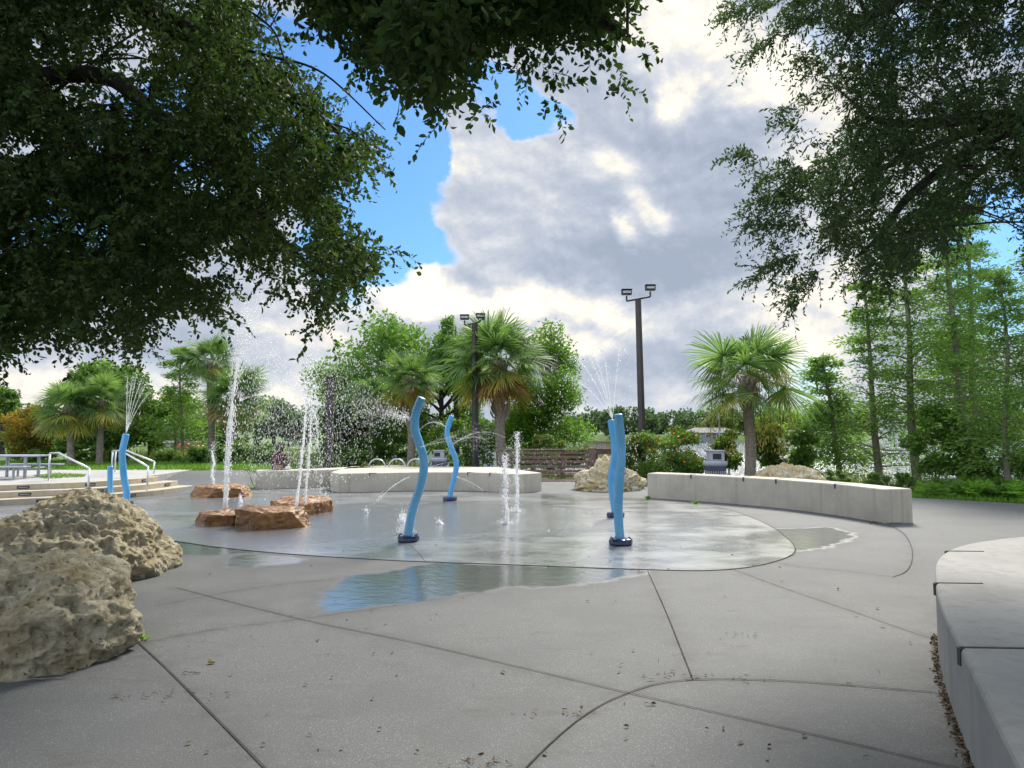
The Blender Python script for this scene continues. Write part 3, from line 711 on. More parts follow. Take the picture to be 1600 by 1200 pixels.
rock('boulder', (-4.95, 8.15, .18), (.98, 1.0, .74), 'large domed pitted grey boulder, the rear one of the two at the left foreground', M['coral'], 1, .1, .10, 7, .16, .042, gr, .18)
rock('boulder', (-3.82, 5.28, .15), (.98, .72, .50), 'long low pitted boulder nearest the camera at the left edge', M['coral'], 2, .28, .3, 7, .16, .046, gr, .0)
rock('boulder', (2.75, 20.0, .05), (.95, .7, .78), 'pale peaked coral rock standing behind the paired blue tubes', M['coral_pale'], 3, 0, .0, 6, .3, .07, gr, .35)
rock('boulder', (7.3, 18.9, .1), (1.0, .6, .60), 'pale yellowish rock showing above the right seat wall by the palm', M['coral_pale'], 4, 0, .1, 6, .2, .06, gr, .2)
rock('boulder', (-12.35, 15.9, .12), (.75, .5, .48), 'pale rock cut by the left edge in front of the steps', M['coral_pale'], 5, 0, .1, 5, .2, .05, gr, .2)
rock('boulder', (-8.75, 10.8, .1), (.85, .6, .33), 'low pale rock at the left edge behind the domed boulder', M['coral_pale'], 6, 0, .1, 5, .2, .05, gr, .2)
gb = 'brown wet fountain rocks'
def fr_(px0, px1, py, top, nm, lab, seed, dep=.6, box=.9, rot=0.):
    Y_ = F*CAMH/(py-675); a = D(px0, py, Y_); b = D(px1, py, Y_); z = CAMH-(top-675)/F*(Y_+dep*1.7); wd = (b.x-a.x)/2
    return rock(nm, ((a.x+b.x)/2, Y_+dep, z*.35), (wd, dep, z*.68), lab, M['brown'], seed, rot, box, 6, .12, .022, gb, 0, 9, freq=1.)
fr_(288, 380, 777, 757, 'fountain_rock', 'flat brown rock lying farthest back, under the short foaming jet', 11, .6)
fr_(294, 382, 820, 797, 'fountain_rock', 'low brown rock at the foot of the tallest water jet', 12, .35, .8)
fr_(355, 472, 826, 790, 'fountain_rock', 'angular orange brown rock in front of the other fountain rocks', 13, .42, .8, .12)
fr_(408, 500, 806, 775, 'fountain_rock', 'wet purple brown slab behind the angular rock with twin jets on top', 14, .9, .8, -.1)
# ================================================================ MADE OBJECTS
def pathpx(pts, Y0, dy=lambda i: 0): return [D(px, py, Y0+dy(i)) for i, (px, py) in enumerate(pts)]
def btube(pts, base, rpx, label, m, wob=.06, group='blue spray tubes on the pad', flr=.16, nm='spray_tube', noz=()):
    b = G(*base); Y0 = b.y; r = rpx*Y0/F
    P = pathpx(pts, Y0, lambda i: wob*math.sin(i*1.1)); P[0] = Vector((P[0].x, P[0].y, .02)); P = spline(P, 8)
    root = empty(nm, (b.x, Y0, 0), label, 'spray tube', group)
    ax = (P[-1]-P[-2]).normalized(); P2 = P+[P[-1]+ax*r*.10, P[-1]+ax*r*.17]; rr = [r]*len(P)+[r*.93, r*.78]
    MB().tube(P2, rr, 28).build('tube', m, root, True)
    for (qx, qy) in noz:
        c_ = D(qx, qy, Y0); MB().tube([c_+Vector((-.02, -.01, 0)), c_+Vector((.02, -.012, 0))], .016, 10).build('nozzle', M['steel'], root)
    mb = MB().lathe((P[0].x, P[0].y, 0), [(flr*.9, .004), (flr, .02), (flr, .062), (flr*.93, .085), (flr*.78, .092), (r*1.08, .092)], 10); mb.build('flange', M['navy'], root)
    for k in range(8 if rpx > 6 else 0):
        mb = MB(); a = 2*PI*(k+.5)/8; mb.lathe((P[0].x+math.cos(a)*flr*.82, P[0].y+math.sin(a)*flr*.82, .09), [(.013, 0), (.013, .01), (.008, .015)], 6); mb.build('bolt', M['navy'], root)
    return P
T1 = btube([(638, 845), (639, 825), (646, 793), (656, 762), (662, 735), (661, 712), (654, 690), (648, 668), (650, 645), (659, 622)], (640, 846), 6.7, 'tall wavy blue tube nearest the middle, curling right at its top', M['blue'], .03, noz=[(642, 654), (655, 699)])
T2 = btube([(703, 780), (705, 765), (711, 742), (713, 722), (706, 702), (699, 682), (700, 667), (706, 650)], (704, 782), 4.2, 'small wavy blue tube standing farthest back before the seat wall', M['blue2'], .03, flr=.17)
T4 = btube([(962, 806), (959, 785), (956, 762), (956, 738), (960, 715), (960, 692), (957, 673), (955, 657)], (966, 808), 5.6, 'blue tube half hidden directly behind the right front tube', M['blue2'], .03, flr=.17)
T3 = btube([(970, 848), (967, 822), (966, 795), (967, 765), (969, 738), (971, 712), (970, 685), (968, 665), (966, 648)], (970, 851), 7.0, 'blue tube at the right front of the pad, hiding its twin behind', M['blue'], .03, flr=.17)
T5 = btube([(196, 788), (198, 768), (194, 748), (192, 728), (191, 708), (194, 692), (197, 679)], (196, 790), 4.9, 'wavy blue tube at the left spraying from its top, behind the boulders', M['blue2'], .03)
T6 = btube([(172, 776), (172, 760), (172, 745), (172, 729)], (173, 779), 3.9, 'short straight blue post at the far left with dark round foot', M['blue2'], 0, flr=.16)

# ---- lamp posts
def lamp(bx, Y0, top, heads, label, tilt=0., wr=.10):
    b = D(bx, 740, Y0); b.z = 0; t_ = D(*top, Y0)
    r = empty('lamp_post', b, label, 'lamp post', 'dark floodlight posts')
    w2 = wr; MB().tube([b, b.lerp(t_, .5), t_], [w2*1.3, w2*1.15, w2], 4).build('pole', M['pole'], r)
    MB().box((b.x, b.y, .03), (.42, .42, .06), 0, .01).build('base_plate', M['pole'], r)
    arm = MB(); hp = [D(px, py, Y0) for px, py in heads]
    a0, a1 = t_+Vector((hp[0].x-t_.x, 0, -.05)), t_+Vector((hp[1].x-t_.x, 0, .10))
    arm.tube([a0, t_+Vector((0, 0, .02)), a1], .035, 8)
    for a, h in ((a0, hp[0]), (a1, hp[1])): arm.tube([a, Vector((h.x, h.y, h.z-.12))], .03, 8)
    arm.build('crossarm', M['pole'], r)
    for h in hp:
        x0 = MB().box((h.x, h.y, h.z), (.34, .20, .17), 0, .025).build('floodlight', M['lamphead'], r)
        MB().box((h.x, h.y-.101, h.z+.005), (.26, .012, .075), 0, .004).build('lens', M['lens'], x0)
        MB().box((h.x, h.y-.02, h.z+.093), (.36, .26, .014), 0).build('visor', M['lamphead'], x0)
lamp(1005, 23.6, (997, 468), [(979, 457), (1016, 450)], 'tall dark pole with two floodlights standing clear against the cloud')
lamp(743, 27.0, (742, 506), [(726, 496), (751, 494)], 'dark two headed light pole in front of the big shaggy palm', wr=.11)
p = D(514, 735, 25); r = empty('dark_post', (p.x, 25, 0), 'dark square post seen through the fountain spray beside the round tree', 'post')
MB().box((p.x, 25, (CAMH+1.9)/2), (.24, .24, CAMH+1.9)).build('post_shaft', M['pole'], r); MB().box((p.x, 25, CAMH+1.93), (.30, .30, .06), 0, .01).build('cap', M['pole'], r)

# ---- bins
def bin_(px, Y0, wd, h, label, back=False):
    c = D(px, 740, Y0); c.z = 0; sc = wd/.6; hb = h*.70
    r = empty('litter_bin', c, label, 'bin', 'grey litter bins')
    mb = MB(); n = 28
    for k in range(n):
        a = 2*PI*k/n; mb.box((c.x+math.cos(a)*wd*.44, c.y+math.sin(a)*wd*.44, hb/2+.04), (.012, .032, hb-.06), a)
    for z in (.06, hb*.5, hb-.02): mb.lathe((c.x, c.y, z), [(wd*.43, -.012), (wd*.465, -.012), (wd*.465, .012), (wd*.43, .012)], 28)
    mb.build('slatted_basket', M['bingrey'], r)
    MB().lathe((c.x, c.y, .05), [(wd*.38, 0), (wd*.40, hb-.06)], 20).build('liner', M['bindark'], r)
    MB().lathe((c.x, c.y, hb), [(wd*.46, -.06), (wd*.52, -.03), (wd*.54, .0), (wd*.54, .05), (wd*.50, .075), (wd*.36, .08)], 28).build('rim', M['bingrey'], r, False)
    b = MB().lathe((c.x, c.y, hb-.115), [(wd*.452, -.055), (wd*.472, -.045), (wd*.472, .045), (wd*.452, .055)], 24); b.build('band', M['binnavy'], r)
    hh = h-hb-.07; hd = MB().box((c.x, c.y, hb+.07+hh/2), (wd*.68, wd*.62, hh), 0, .03).build('hood', M['bingrey'], r)
    MB().box((c.x, c.y, hb+.07+hh+.012), (wd*.76, wd*.70, .035), 0, .012).build('hood_lid', M['bingrey'], r)
    MB().box((c.x+(.0 if not back else -wd*.1), c.y-wd*.305, hb+.07+hh*.50), (wd*.38, .03, hh*.56), 0, .01).build('opening', M['bindark'], r)
bin_(1118, 18.6, .58, 1.10, 'grey slatted litter bin with dark opening behind the right seat wall')
bin_(686, 23.3, .50, .98, 'grey litter bin between the two rear blue and middle blue tubes', True)
# ---- bike hoops
for i, px in enumerate((589, 620, 649)):
    c = D(px, 740, 22.6); rr = .26; z0 = CAMH-(717-675)/F*22.6-rr; pts = [Vector((c.x-rr, 22.6+.0, 0))]
    pts += [Vector((c.x+rr*math.cos(a), 22.6+(.03*i), z0+rr*math.sin(a))) for a in np.linspace(PI, 0, 15)]+[Vector((c.x+rr, 22.6+.03*i, 0))]
    r = empty('bike_hoop', (c.x, 22.6, 0), ['leftmost steel hoop rising behind the seat wall', 'middle steel hoop behind the seat wall, between two others', 'right steel hoop behind the wall, partly covered by the blue tube'][i], 'bike rack', 'steel bike hoops')
    MB().tube(pts, .024, 10).build('hoop', M['steel'], r, True)
    for sg in (-1, 1): MB().lathe((c.x+sg*rr, 22.6+(.03*i if sg > 0 else 0), 0), [(.06, 0), (.06, .012), (.03, .014)], 12).build('foot_plate', M['steel'], r)

# ---- boardwalk railing
fn = empty('boardwalk_railing', G(790, 751), 'red brown timber slat railing between the big palm and the pale rock', 'railing')
def railing(root, a, b, h, posts, slats, m, cap=True, ph=None):
    d = b-a; L = d.length; ang = math.atan2(d.y, d.x)
    for k in range(posts):
        p = a.lerp(b, k/(posts-1)); MB().box((p.x, p.y+.03, h*.5), (.14, .14, h), ang, .006).build('post', m, root)
    for k in range(slats):
        z = .12+(h-.2)*k/(slats-1); c = a.lerp(b, .5)
        MB().box((c.x, c.y-.062, z), (L+.05, .035, (h-.2)/(slats-1)*.58), ang, .004).build('slat', m, root)
    if cap: c = a.lerp(b, .5); MB().box((c.x, c.y, h+.022), (L+.2, .20, .04), ang, .006).build('cap_rail', m, root)
a = G(787, 749.5); b = G(925, 748.5)
railing(fn, a, b, .98, 4, 6, M['wood'])
railing(fn, b+Vector((.12, .05, 0)), G(1000, 747.5), 1.0, 3, 4, M['wood'])
MB().box((b.x, b.y-.02, .53), (.24, .24, 1.06), 0, .01).build('corner_post', M['wood'], fn)
pth = [G(835, 757), G(890, 757), G(1008, 756), (3.5, 33, 0), (2., 33, 0)]
tag(MB().prism([(p[0], p[1]) for p in [G(842, 752.5), G(1010, 752.5), Vector((5.2, 29, 0)), Vector((1.0, 29, 0))]], -.1, .03).build('boardwalk', M['wood']), kind='structure')
f2 = empty('far_railing', D(935, 700, 40), 'pale weathered deck railing farther back above the timber slats', 'railing')
a = D(917, 700, 36); b = D(962, 700, 36)
for k in range(19):
    p = a.lerp(b, k/18); MB().box((p.x, 36, .62), (.05, .05, 1.0)).build('baluster', M['wood2'], f2)
for z in (.2, 1.12): MB().box(((a.x+b.x)/2, 35.95, z), (b.x-a.x+.2, .09, .07)).build('rail', M['wood2'], f2)
MB().box(((a.x+b.x)/2, 35.9, -.35), (b.x-a.x+.2, .2, 1.0)).build('fascia', M['wood2'], f2)

# ---- handrails
def hrail(pts, label, posts):
    r = empty('handrail', pts[0], label, 'handrail', 'steel step handrails')
    MB().tube(pts, .024, 10).build('rail', M['steel'], r, True)
    for a_, z in posts: MB().tube([a_, Vector((a_.x, a_.y, z))], .022, 10).build('post', M['steel'], r, True); MB().lathe((a_.x, a_.y, z), [(.05, 0), (.05, .012), (.025, .013)], 12).build('foot', M['steel'], r)
a = D(78, 708, 17.6); b = D(92, 707.5, 17.6); c = D(139, 732, 16.2)
hrail([a, b, c], 'steel handrail nearest the picnic table, sloping down the steps', [(a, DZ), (c, .0)])
a = D(176, 704.5, 20.0); b = D(189, 704, 20.0); c = D(231, 729, 18.0)
hrail([a, b, c], 'steel handrail behind the tall left blue tube, sloping to the pad', [(a, DZ), (c, 0.)])
a = D(181, 704, 21.2); b = D(197, 703.5, 21.2); c = D(241, 721.5, 20.6)
hrail([a, b, c], 'farther steel handrail whose low end stands right of the left tube', [(a, DZ), (c, DZ*.5)])

# ---- picnic table
def slab(root, nm, c, d, m=None):
    MB().box(c, d, 0, .012).build(nm, m or M['galv'], root)
Y0 = 18.6; c = D(22, 712, Y0); zt = c.z
pt = empty('picnic_table', (c.x, Y0, DZ), 'grey steel picnic table with attached benches on the upper left terrace', 'picnic table')
slab(pt, 'tabletop', (c.x+.05, Y0, zt), (1.35, .75, .04)); 
for s_ in (-1, 1):
    slab(pt, 'bench_seat', (c.x+.1, Y0+s_*.68, DZ+.33), (1.45, .27, .035))
    for u in (-.35, .48):
        MB().tube([(c.x+u, Y0+s_*.26, zt-.02), (c.x+u, Y0+s_*.26, DZ)], .04, 10).build('leg', M['galv'], pt)
        MB().tube([(c.x+u, Y0+s_*.68, DZ+.32), (c.x+u, Y0+s_*.68, DZ)], .03, 10).build('leg', M['galv'], pt)
for u in (-.35, .48): MB().tube([(c.x+u, Y0-.68, DZ+.26), (c.x+u, Y0+.68, DZ+.26)], .022, 8).build('crossbar', M['galv'], pt)
c = D(79, 725, 20.3); r = empty('round_stool', (c.x, 20.3, DZ), 'small round grey stool seat right of the picnic table', 'stool')
MB().lathe((c.x, 20.3, c.z), [(.14, -.03), (.155, -.015), (.155, .0), (.14, .01)], 24).build('seat', M['galv'], r); MB().tube([(c.x, 20.3, DZ), (c.x, 20.3, c.z-.02)], .035, 10).build('leg', M['galv'], r)

# ---- houses and car over the lake
def house(px0, px1, ytop, ybase, Y0, label, mw, nwin, roofh=.45, dep=8):
    a = D(px0, ybase, Y0); b = D(px1, ytop, Y0); z0 = a.z; h = b.z-z0; wl = b.x-a.x; cx = (a.x+b.x)/2
    r = empty('house', (cx, Y0+dep/2, z0), label, 'house', 'houses across the lake')
    hw = h*(1-roofh)
    MB().box((cx, Y0+dep/2, z0+hw/2-.5), (wl, dep, hw+1)).build('wall', mw, r)
    o_ = .6; z1 = z0+hw; mb = MB()
    mb.add([(a.x-o_, Y0-o_, z1), (b.x+o_, Y0-o_, z1), (b.x+o_, Y0+dep+o_, z1), (a.x-o_, Y0+dep+o_, z1), (a.x+wl*.18, Y0+dep/2, z0+h), (b.x-wl*.18, Y0+dep/2, z0+h)],
           [(0, 1, 5, 4), (1, 2, 5), (2, 3, 4, 5), (3, 0, 4), (3, 2, 1, 0)]); mb.build('roof', M['roof'], r)
    for k in range(nwin):
        x = a.x+wl*(k+.7)/(nwin+.4)
        f = MB().box((x, Y0-.03, z0+hw*.52), (wl/(nwin+.4)*.55, .08, hw*.5)).build('window', M['wallwhite'], r)
        MB().box((x, Y0-.08, z0+hw*.52), (wl/(nwin+.4)*.43, .04, hw*.4)).build('pane', M['glass'], f)
    MB().box((a.x+wl*.52, Y0-.04, z0+hw*.42), (wl*.06, .07, hw*.8)).build('door', M['glass'], r)
    return r
house(1078, 1152, 668, 686, 190, 'low blue grey house across the lake left of the right palm trunk', M['wallblue'], 4)
house(1218, 1262, 672, 687, 200, 'small low house across the lake right of the right palm trunk', M['wallwhite'], 2)
house(243, 298, 687, 706, 112, 'low white building seen beyond the left lawn beside the red car', M['wallwhite'], 3, .25)
# red car, seen from behind
c = D(296, 705.5, 97); s_ = .95
cr = empty('parked_car', (c.x, 97, c.z), 'small red car parked beside the white building across the lake', 'car')
cx, cz = c.x, c.z
prof = [(-2.1, .35), (-2.1, .8), (-1.9, .95), (-1.1, 1.0), (-.55, 1.42), (.75, 1.45), (1.45, 1.0), (2.1, .85), (2.15, .4)]
mb = MB(); n = len(prof); ca, sa = math.cos(2.6), math.sin(2.6)
def cp(u, v, z): return (cx+(u*ca-v*sa)*s_, 97+(u*sa+v*ca)*s_, cz+z*s_)
vs = [cp(u, v*(.86 if z > 1.1 else 1), z) for v in (-.85, .85) for u, z in prof]
mb.add(vs, [tuple(range(n)), tuple(range(2*n-1, n-1, -1))]+[(i, i+n, (i+1) % n+n, (i+1) % n) for i in range(n)]).build('body', M['redpaint'], cr)
for v in (-.80, .80): MB().add([cp(-.85, v*1.03, 1.0), cp(-.5, v*.98, 1.34), (cp(.65, v*.98, 1.36)), cp(1.2, v*1.03, 1.02)], [(0, 1, 2, 3)]).build('side_window', M['glass'], cr)
MB().add([cp(-1.12, -.7, 1.03), cp(-1.12, .7, 1.03), cp(-.60, .6, 1.40), cp(-.60, -.6, 1.40)], [(0, 1, 2, 3)]).build('rear_window', M['glass'], cr)
for u in (-1.3, 1.35):
    for v in (-.82, .82):
        a_ = Vector(cp(u, v-.1, .33)); b_ = Vector(cp(u, v+.1, .33)); MB().tube([a_, b_], .33*s_, 16).build('wheel', M['tyre'], cr)

# ---- person seated on the far seat wall, seen from behind, head bowed
def skinned(name, chain, edges, m, parent, sub=2):
    me = bpy.data.meshes.new(name); me.from_pydata([c_[0] for c_ in chain], edges, []); o_ = link(name, me, m, parent)
    md = o_.modifiers.new('skin', 'SKIN'); md.use_smooth_shade = True
    for i, c_ in enumerate(chain):
        rr = c_[1]; me.skin_vertices[0].data[i].radius = rr if hasattr(rr, '__len__') else (rr, rr)
    me.skin_vertices[0].data[0].use_root = True
    o_.modifiers.new('sub', 'SUBSURF').levels = sub; o_.modifiers['sub'].render_levels = sub
    return o_
pb = D(434, 737, 20.75); bx, by, bz = pb.x, 20.75, .50
pr = empty('person', (bx, by, bz), 'person in maroon top and jeans hunched on the far seat wall, back to us', 'person')
def W(x, y, z): return (bx+x*.92, by+y*.92, bz+z*.92)
body = [(W(0, 0, .12), (.13, .10)), (W(0, .02, .28), (.12, .09)), (W(0, .07, .42), (.14, .095)), (W(0, .13, .53), (.06, .06)), (W(0, .19, .59), (.045, .045)), (W(0, .23, .66), (.075, .085)), (W(0, .26, .73), (.07, .08)),
        (W(-.17, .10, .47), .05), (W(-.23, .16, .26), .04), (W(-.13, .38, .18), .03), (W(-.10, .44, .17), .022),
        (W(.17, .10, .47), .05), (W(.25, .12, .26), .04), (W(.20, .34, .14), .03), (W(.18, .41, .13), .022),
        (W(-.10, .10, .09), .085), (W(-.13, .48, .10), .065), (W(-.13, .52, -.36), .045), (W(-.13, .62, -.42), .035),
        (W(.10, .10, .09), .085), (W(.13, .48, .10), .065), (W(.13, .52, -.36), .045), (W(.13, .62, -.42), .035)]
ed = [(0, 1), (1, 2), (2, 3), (3, 4), (4, 5), (5, 6), (2, 7), (7, 8), (8, 9), (9, 10), (2, 11), (11, 12), (12, 13), (13, 14), (0, 15), (15, 16), (16, 17), (17, 18), (0, 19), (19, 20), (20, 21), (21, 22)]
for sx, hnd in ((-1, 10), (1, 14)):
    hx, hy, hz = (-.10, .44, .17) if sx < 0 else (.18, .41, .13)
    for k, (dx, ln) in enumerate(((-.028, .055), (-.010, .065), (.009, .062), (.026, .05), (-.045*sx, .035))):
        i = len(body); body += [(W(hx+dx, hy+.03, hz), .009), (W(hx+dx*1.2, hy+.03+ln, hz-.01), .008), (W(hx+dx*1.2, hy+.045+ln, hz-.035), .007)]
        ed += [(hnd, i), (i, i+1), (i+1, i+2)]
skinned('body', body, ed, M['skin'], pr)
sh = [(W(0, -.01, .14), (.165, .135)), (W(0, .01, .28), (.158, .125)), (W(0, .06, .42), (.175, .125)), (W(0, .11, .50), (.09, .08)),
      (W(-.175, .09, .46), .070), (W(-.24, .15, .26), .056), (W(-.16, .32, .195), .046), (W(.175, .09, .46), .070), (W(.26, .11, .26), .056), (W(.22, .28, .165), .046)]
skinned('shirt', sh, [(0, 1), (1, 2), (2, 3), (2, 4), (4, 5), (5, 6), (2, 7), (7, 8), (8, 9)], M['shirt'], pr)
jn = [(W(0, -.01, .07), (.165, .13)), (W(-.10, .10, .10), .10), (W(-.13, .48, .11), .082), (W(-.13, .53, -.30), .062), (W(.10, .10, .10), .10), (W(.13, .48, .11), .082), (W(.13, .53, -.30), .062)]
skinned('jeans', jn, [(0, 1), (1, 2), (2, 3), (0, 4), (4, 5), (5, 6)], M['jeans'], pr)
hr = [(W(0, .20, .74), (.095, .10)), (W(0, .15, .68), (.095, .075)), (W(0, .10, .58), (.085, .05)), (W(0, .06, .50), (.07, .035)), (W(0, .27, .78), (.08, .07))]
skinned('hair', hr, [(0, 1), (1, 2), (2, 3), (0, 4)], M['hair'], pr)
for sx in (-1, 1):
    p = W(sx*.13, .62, -.44); MB().box(p, (.09, .24, .08), 0, .03).build('shoe', M['whitecloth'], pr)
p = W(.31, .02, .06); tag(MB().box(p, (.15, .16, .11), .3, .045).box((p[0]+.02, p[1], p[2]+.08), (.05, .04, .08), .5, .018).build('bag', M['whitecloth']), 'small white bag on the seat wall right of the seated person', 'bag')

# ================================================================ WATER
def drops(rng, P, r, el=2.6):
    """small elongated octahedra"""
    n = len(P); r = np.broadcast_to(r, (n,))[:, None, None]*.78
    O = np.array([[1, 0, 0], [0, 1, 0], [-1, 0, 0], [0, -1, 0], [0, 0, el], [0, 0, -el]], float)
    V = (P[:, None, :]+O[None]*r*(.7+.6*rng.random((n, 1, 1)))).reshape(-1, 3)
    T = np.array([[0, 1, 4], [1, 2, 4], [2, 3, 4], [3, 0, 4], [1, 0, 5], [2, 1, 5], [3, 2, 5], [0, 3, 5]])
    return V, (np.arange(n)[:, None, None]*6+T[None]).reshape(-1, 3)
class Water:
    def __init__(s, label, cat, loc, group=None, name='water_jet'):
        s.r = empty(name, loc, label, cat, group); s.D = []; s.M = []; s.rng = np.random.default_rng(abs(hash(label)) % 1000 if False else sum(map(ord, label)))
    def stream(s, pts, r0, r1, m='stream', wob=.3, n=9, nm='stream'):
        P = spline(pts, 8); N = len(P); rr = []
        for i, p in enumerate(P):
            t_ = i/(N-1); rr.append(max(.002, (r0+(r1-r0)*t_)*(1+wob*mn.noise(p*11))))
        P = [p+Vector((mn.noise(p*6), mn.noise(p*6+Vector((5, 0, 0))), 0))*r0*wob for p in P]
        MB().tube(P, rr, n).build(nm, M[m], s.r, True)
    def along(s, pts, n, s0, s1, r=.009, t0=0., t1=1., pw=1.):
        P = spline(pts, 10); N = len(P)-1; u = t0+(t1-t0)*s.rng.random(n)**pw; k = np.minimum((u*N).astype(int), N-1); f = (u*N-k)[:, None]
        A = np.array(P); q_ = A[k]*(1-f)+A[k+1]*f+s.rng.normal(size=(n, 3))*(s0+(s1-s0)*u)[:, None]
        s.D.append(drops(s.rng, q_[q_[:, 2] > .01], r))
    def cloud(s, c, rad, n, r=.008, shape=None):
        q_ = np.array(c)+s.rng.normal(size=(n, 3))*np.array(rad); s.D.append(drops(s.rng, q_[q_[:, 2] > .01], r))
    def done(s):
        if s.D: V, q_ = merge(s.D); npmesh('droplets', V, q_, M['drop'], s.r)
        if s.M: V, q_ = merge(s.M); npmesh('mist', V, q_, M['mist'], s.r)
def arc(px0, py0, px1, py1, Y0, sag, Y1=None, n=7):
    """ballistic arc between two picture points at given distances; sag in metres above the chord"""
    a = D(px0, py0, Y0); b = D(px1, py1, Y1 or Y0)
    return [a.lerp(b, t_)+Vector((0, 0, sag*4*t_*(1-t_))) for t_ in np.linspace(0, 1, n)]
gj = 'white water jets of the splash pad'
# tall left jet: leans right, breaks into a falling veil
Y = 12.8; wt = Water('tallest white water jet, rising from the low brown rock and leaning right', 'water jet', G(353, 815), gj)
up = [D(352, 797, Y), D(355, 740, Y), D(359, 680, Y), D(364, 620, Y), D(371, 565, Y), D(380, 515, Y)]
wt.stream(up[:5], .034, .016, 'foam', .6); wt.along(up, 1300, .015, .085, .010); wt.stream([up[0]+Vector((-.03, 0, .02)), up[2]+Vector((-.05, 0, 0)), up[3]], .014, .008)
wt.along([D(380, 515, Y), D(388, 490, Y), D(396, 500, Y), D(404, 560, Y), D(412, 650, Y), D(418, 760, Y)], 900, .10, .34, .0085)
rn = wt.rng; n = 3600; u = rn.random(n); v = rn.random(n); cxp = 376+u**.8*95; top = 505+(cxp-380)*.9; pyp = top+v**1.35*(745-top)
Pp = np.array([D(a_, b_, Y+rn.normal()*.5) for a_, b_ in zip(cxp+rn.normal(size=n)*14*(.4+v), pyp)]); wt.M.append(drops(rn, Pp[Pp[:, 2] > .02], .0066)); wt.done()
Y = 13.6; wt = Water('pair of thin white jets crossing above the purple brown slab', 'water jet', G(470, 800), gj)
for (pa, pbx, s_) in [(((463, 794), (470, 730), (476, 670), (480, 610), (486, 560)), 0, 1), (((476, 787), (481, 730), (485, 680), (488, 640), (492, 600)), 0, .8)]:
    u_ = [D(x, y, Y) for x, y in pa]; wt.stream(u_[:4], .025*s_, .012*s_, 'foam', .6); wt.along(u_, 500, .012, .06, .009)
dn_ = [D(488, 640, Y), D(494, 655, Y), D(497, 700, Y), D(500, 770, Y)]; wt.stream(dn_[:3], .02, .008, 'stream', .8); wt.along(dn_, 260, .03, .06, .009)
wt.along([D(486, 560, Y), D(492, 590, Y), D(500, 650, Y), D(505, 760, Y)], 500, .06, .3, .008)
wt.along([D(486, 560, Y), D(484, 520, Y), D(490, 500, Y)], 90, .05, .10, .009)
n = 2300; rn = wt.rng; cxp = 510+rn.normal(size=n)*42; pyp = 560+rn.random(n)**1.2*190
Pp = np.array([D(a_, b_, Y+rn.normal()*.6) for a_, b_ in zip(cxp, pyp)]); wt.M.append(drops(rn, Pp[Pp[:, 2] > .02], .0068)); wt.done()
def bubbler(px, pyb, pyt, wpx, label, n=300, tail=True, lean=0, rr=.0075):
    b = G(px, pyb); Y = b.y; r = wpx*Y/F/2; wt = Water(label, 'water jet', b, gj); t_ = D(px+lean, pyt, Y)
    P = [b.lerp(t_, k/6)+Vector((r*.3*math.sin(k*2.3+px), 0, 0)) for k in range(7)]
    wt.stream(P[:6], r*.8, r*.45, 'foam', .9, 11, 'column'); wt.along(P, n, r*.35, r*.8, rr)
    if tail: wt.along(P, n, r*.9, r*1.8, rr*.6); wt.cloud((b.x, b.y, .03), (r*2.0, r*2.6, .025), n//2, rr*.6)
    # ring of splash where it lands
    MB().lathe((b.x, b.y, .006), [(r*1.9, 0), (r*1.5, .012), (r*.9, .03)], 14).build('splash', M['foam'], wt.r, True)
    wt.done(); return wt
bubbler(333, 768, 692, 6, 'short foaming jet behind the farthest brown rock', 320)
bubbler(376, 786, 773, 5, 'little spurt of water between the left brown rocks', 90, False)
bubbler(630, 834, 802, 10, 'squat white bubbler at the foot of the middle blue tube', 260)
bubbler(791, 819, 712, 7, 'foaming jet standing nearer, left of the pair in the middle of the pad', 620, lean=-2, rr=.0075)
bubbler(808, 800, 678, 6, 'taller rear jet right of its twin in the middle of the pad', 620, lean=0, rr=.0075)
bubbler(507, 792, 773, 7, 'small splash at the right end of the purple brown slab', 160)
bubbler(572, 802, 795, 5, 'tiny splash on the pad left of the middle blue tube', 60, False)
bubbler(687, 819, 814, 8, 'low ripple splash between the middle tube and the twin jets', 60, False)
def fan(wt, px, py, Y, tx, ty, spread, n, r=.006, dens=1200, thick=.006, sag=.12, nm=7):
    a = D(px, py, Y)
    for k in range(nm):
        if k % 3 != 1: continue
        e = D(tx+wt.rng.normal()*abs(tx-px)*.05, ty+(k/(nm-1)-.5)*spread, Y+wt.rng.normal()*.25)
        P = [a.lerp(e, t_)+Vector((0, 0, sag*4*t_*(1-t_))) for t_ in np.linspace(0, 1, 7)]
        wt.stream(P[:4], thick*1.2, thick*.6, 'stream', .3, 6); wt.along(P, dens//nm, .006, .12, r, 0, 1, .5); wt.M.append(wt.D.pop())
wt = Water('fan of fine spray blown left from the top of the middle blue tube', 'water spray', T1[0], 'spray thrown by the blue tubes', 'water_spray')
fan(wt, 641, 654, 10.4, 562, 636, 26, 7, .0036, 2200, .004, .0)
n = 1000; rn = wt.rng; u = rn.random(n); P = np.array([D(640-a_*115, 652-a_*14+b_*(4+a_*32), 10.4+c_*.3) for a_, b_, c_ in zip(u, rn.normal(size=n), rn.normal(size=n))]); wt.M.append(drops(rn, P, .0060)); wt.done()
wt = Water('fan of spray leaving the waist of the middle blue tube to the right', 'water spray', T1[0], 'spray thrown by the blue tubes', 'water_spray')
fan(wt, 656, 699, 10.4, 770, 690, 30, 7, .0034, 2000, .0025, .08); wt.done()
wt = Water('thin stream arching left from the base of the waist of the middle blue tube', 'water spray', T1[0], 'spray thrown by the blue tubes', 'water_spray')
wt.stream(arc(640, 745, 590, 783, 10.5, .05, 12.5), .0035, .0035, 'stream'); wt.along(arc(640, 745, 585, 786, 10.5, .05, 12.5), 50, .004, .03, .006); wt.done()
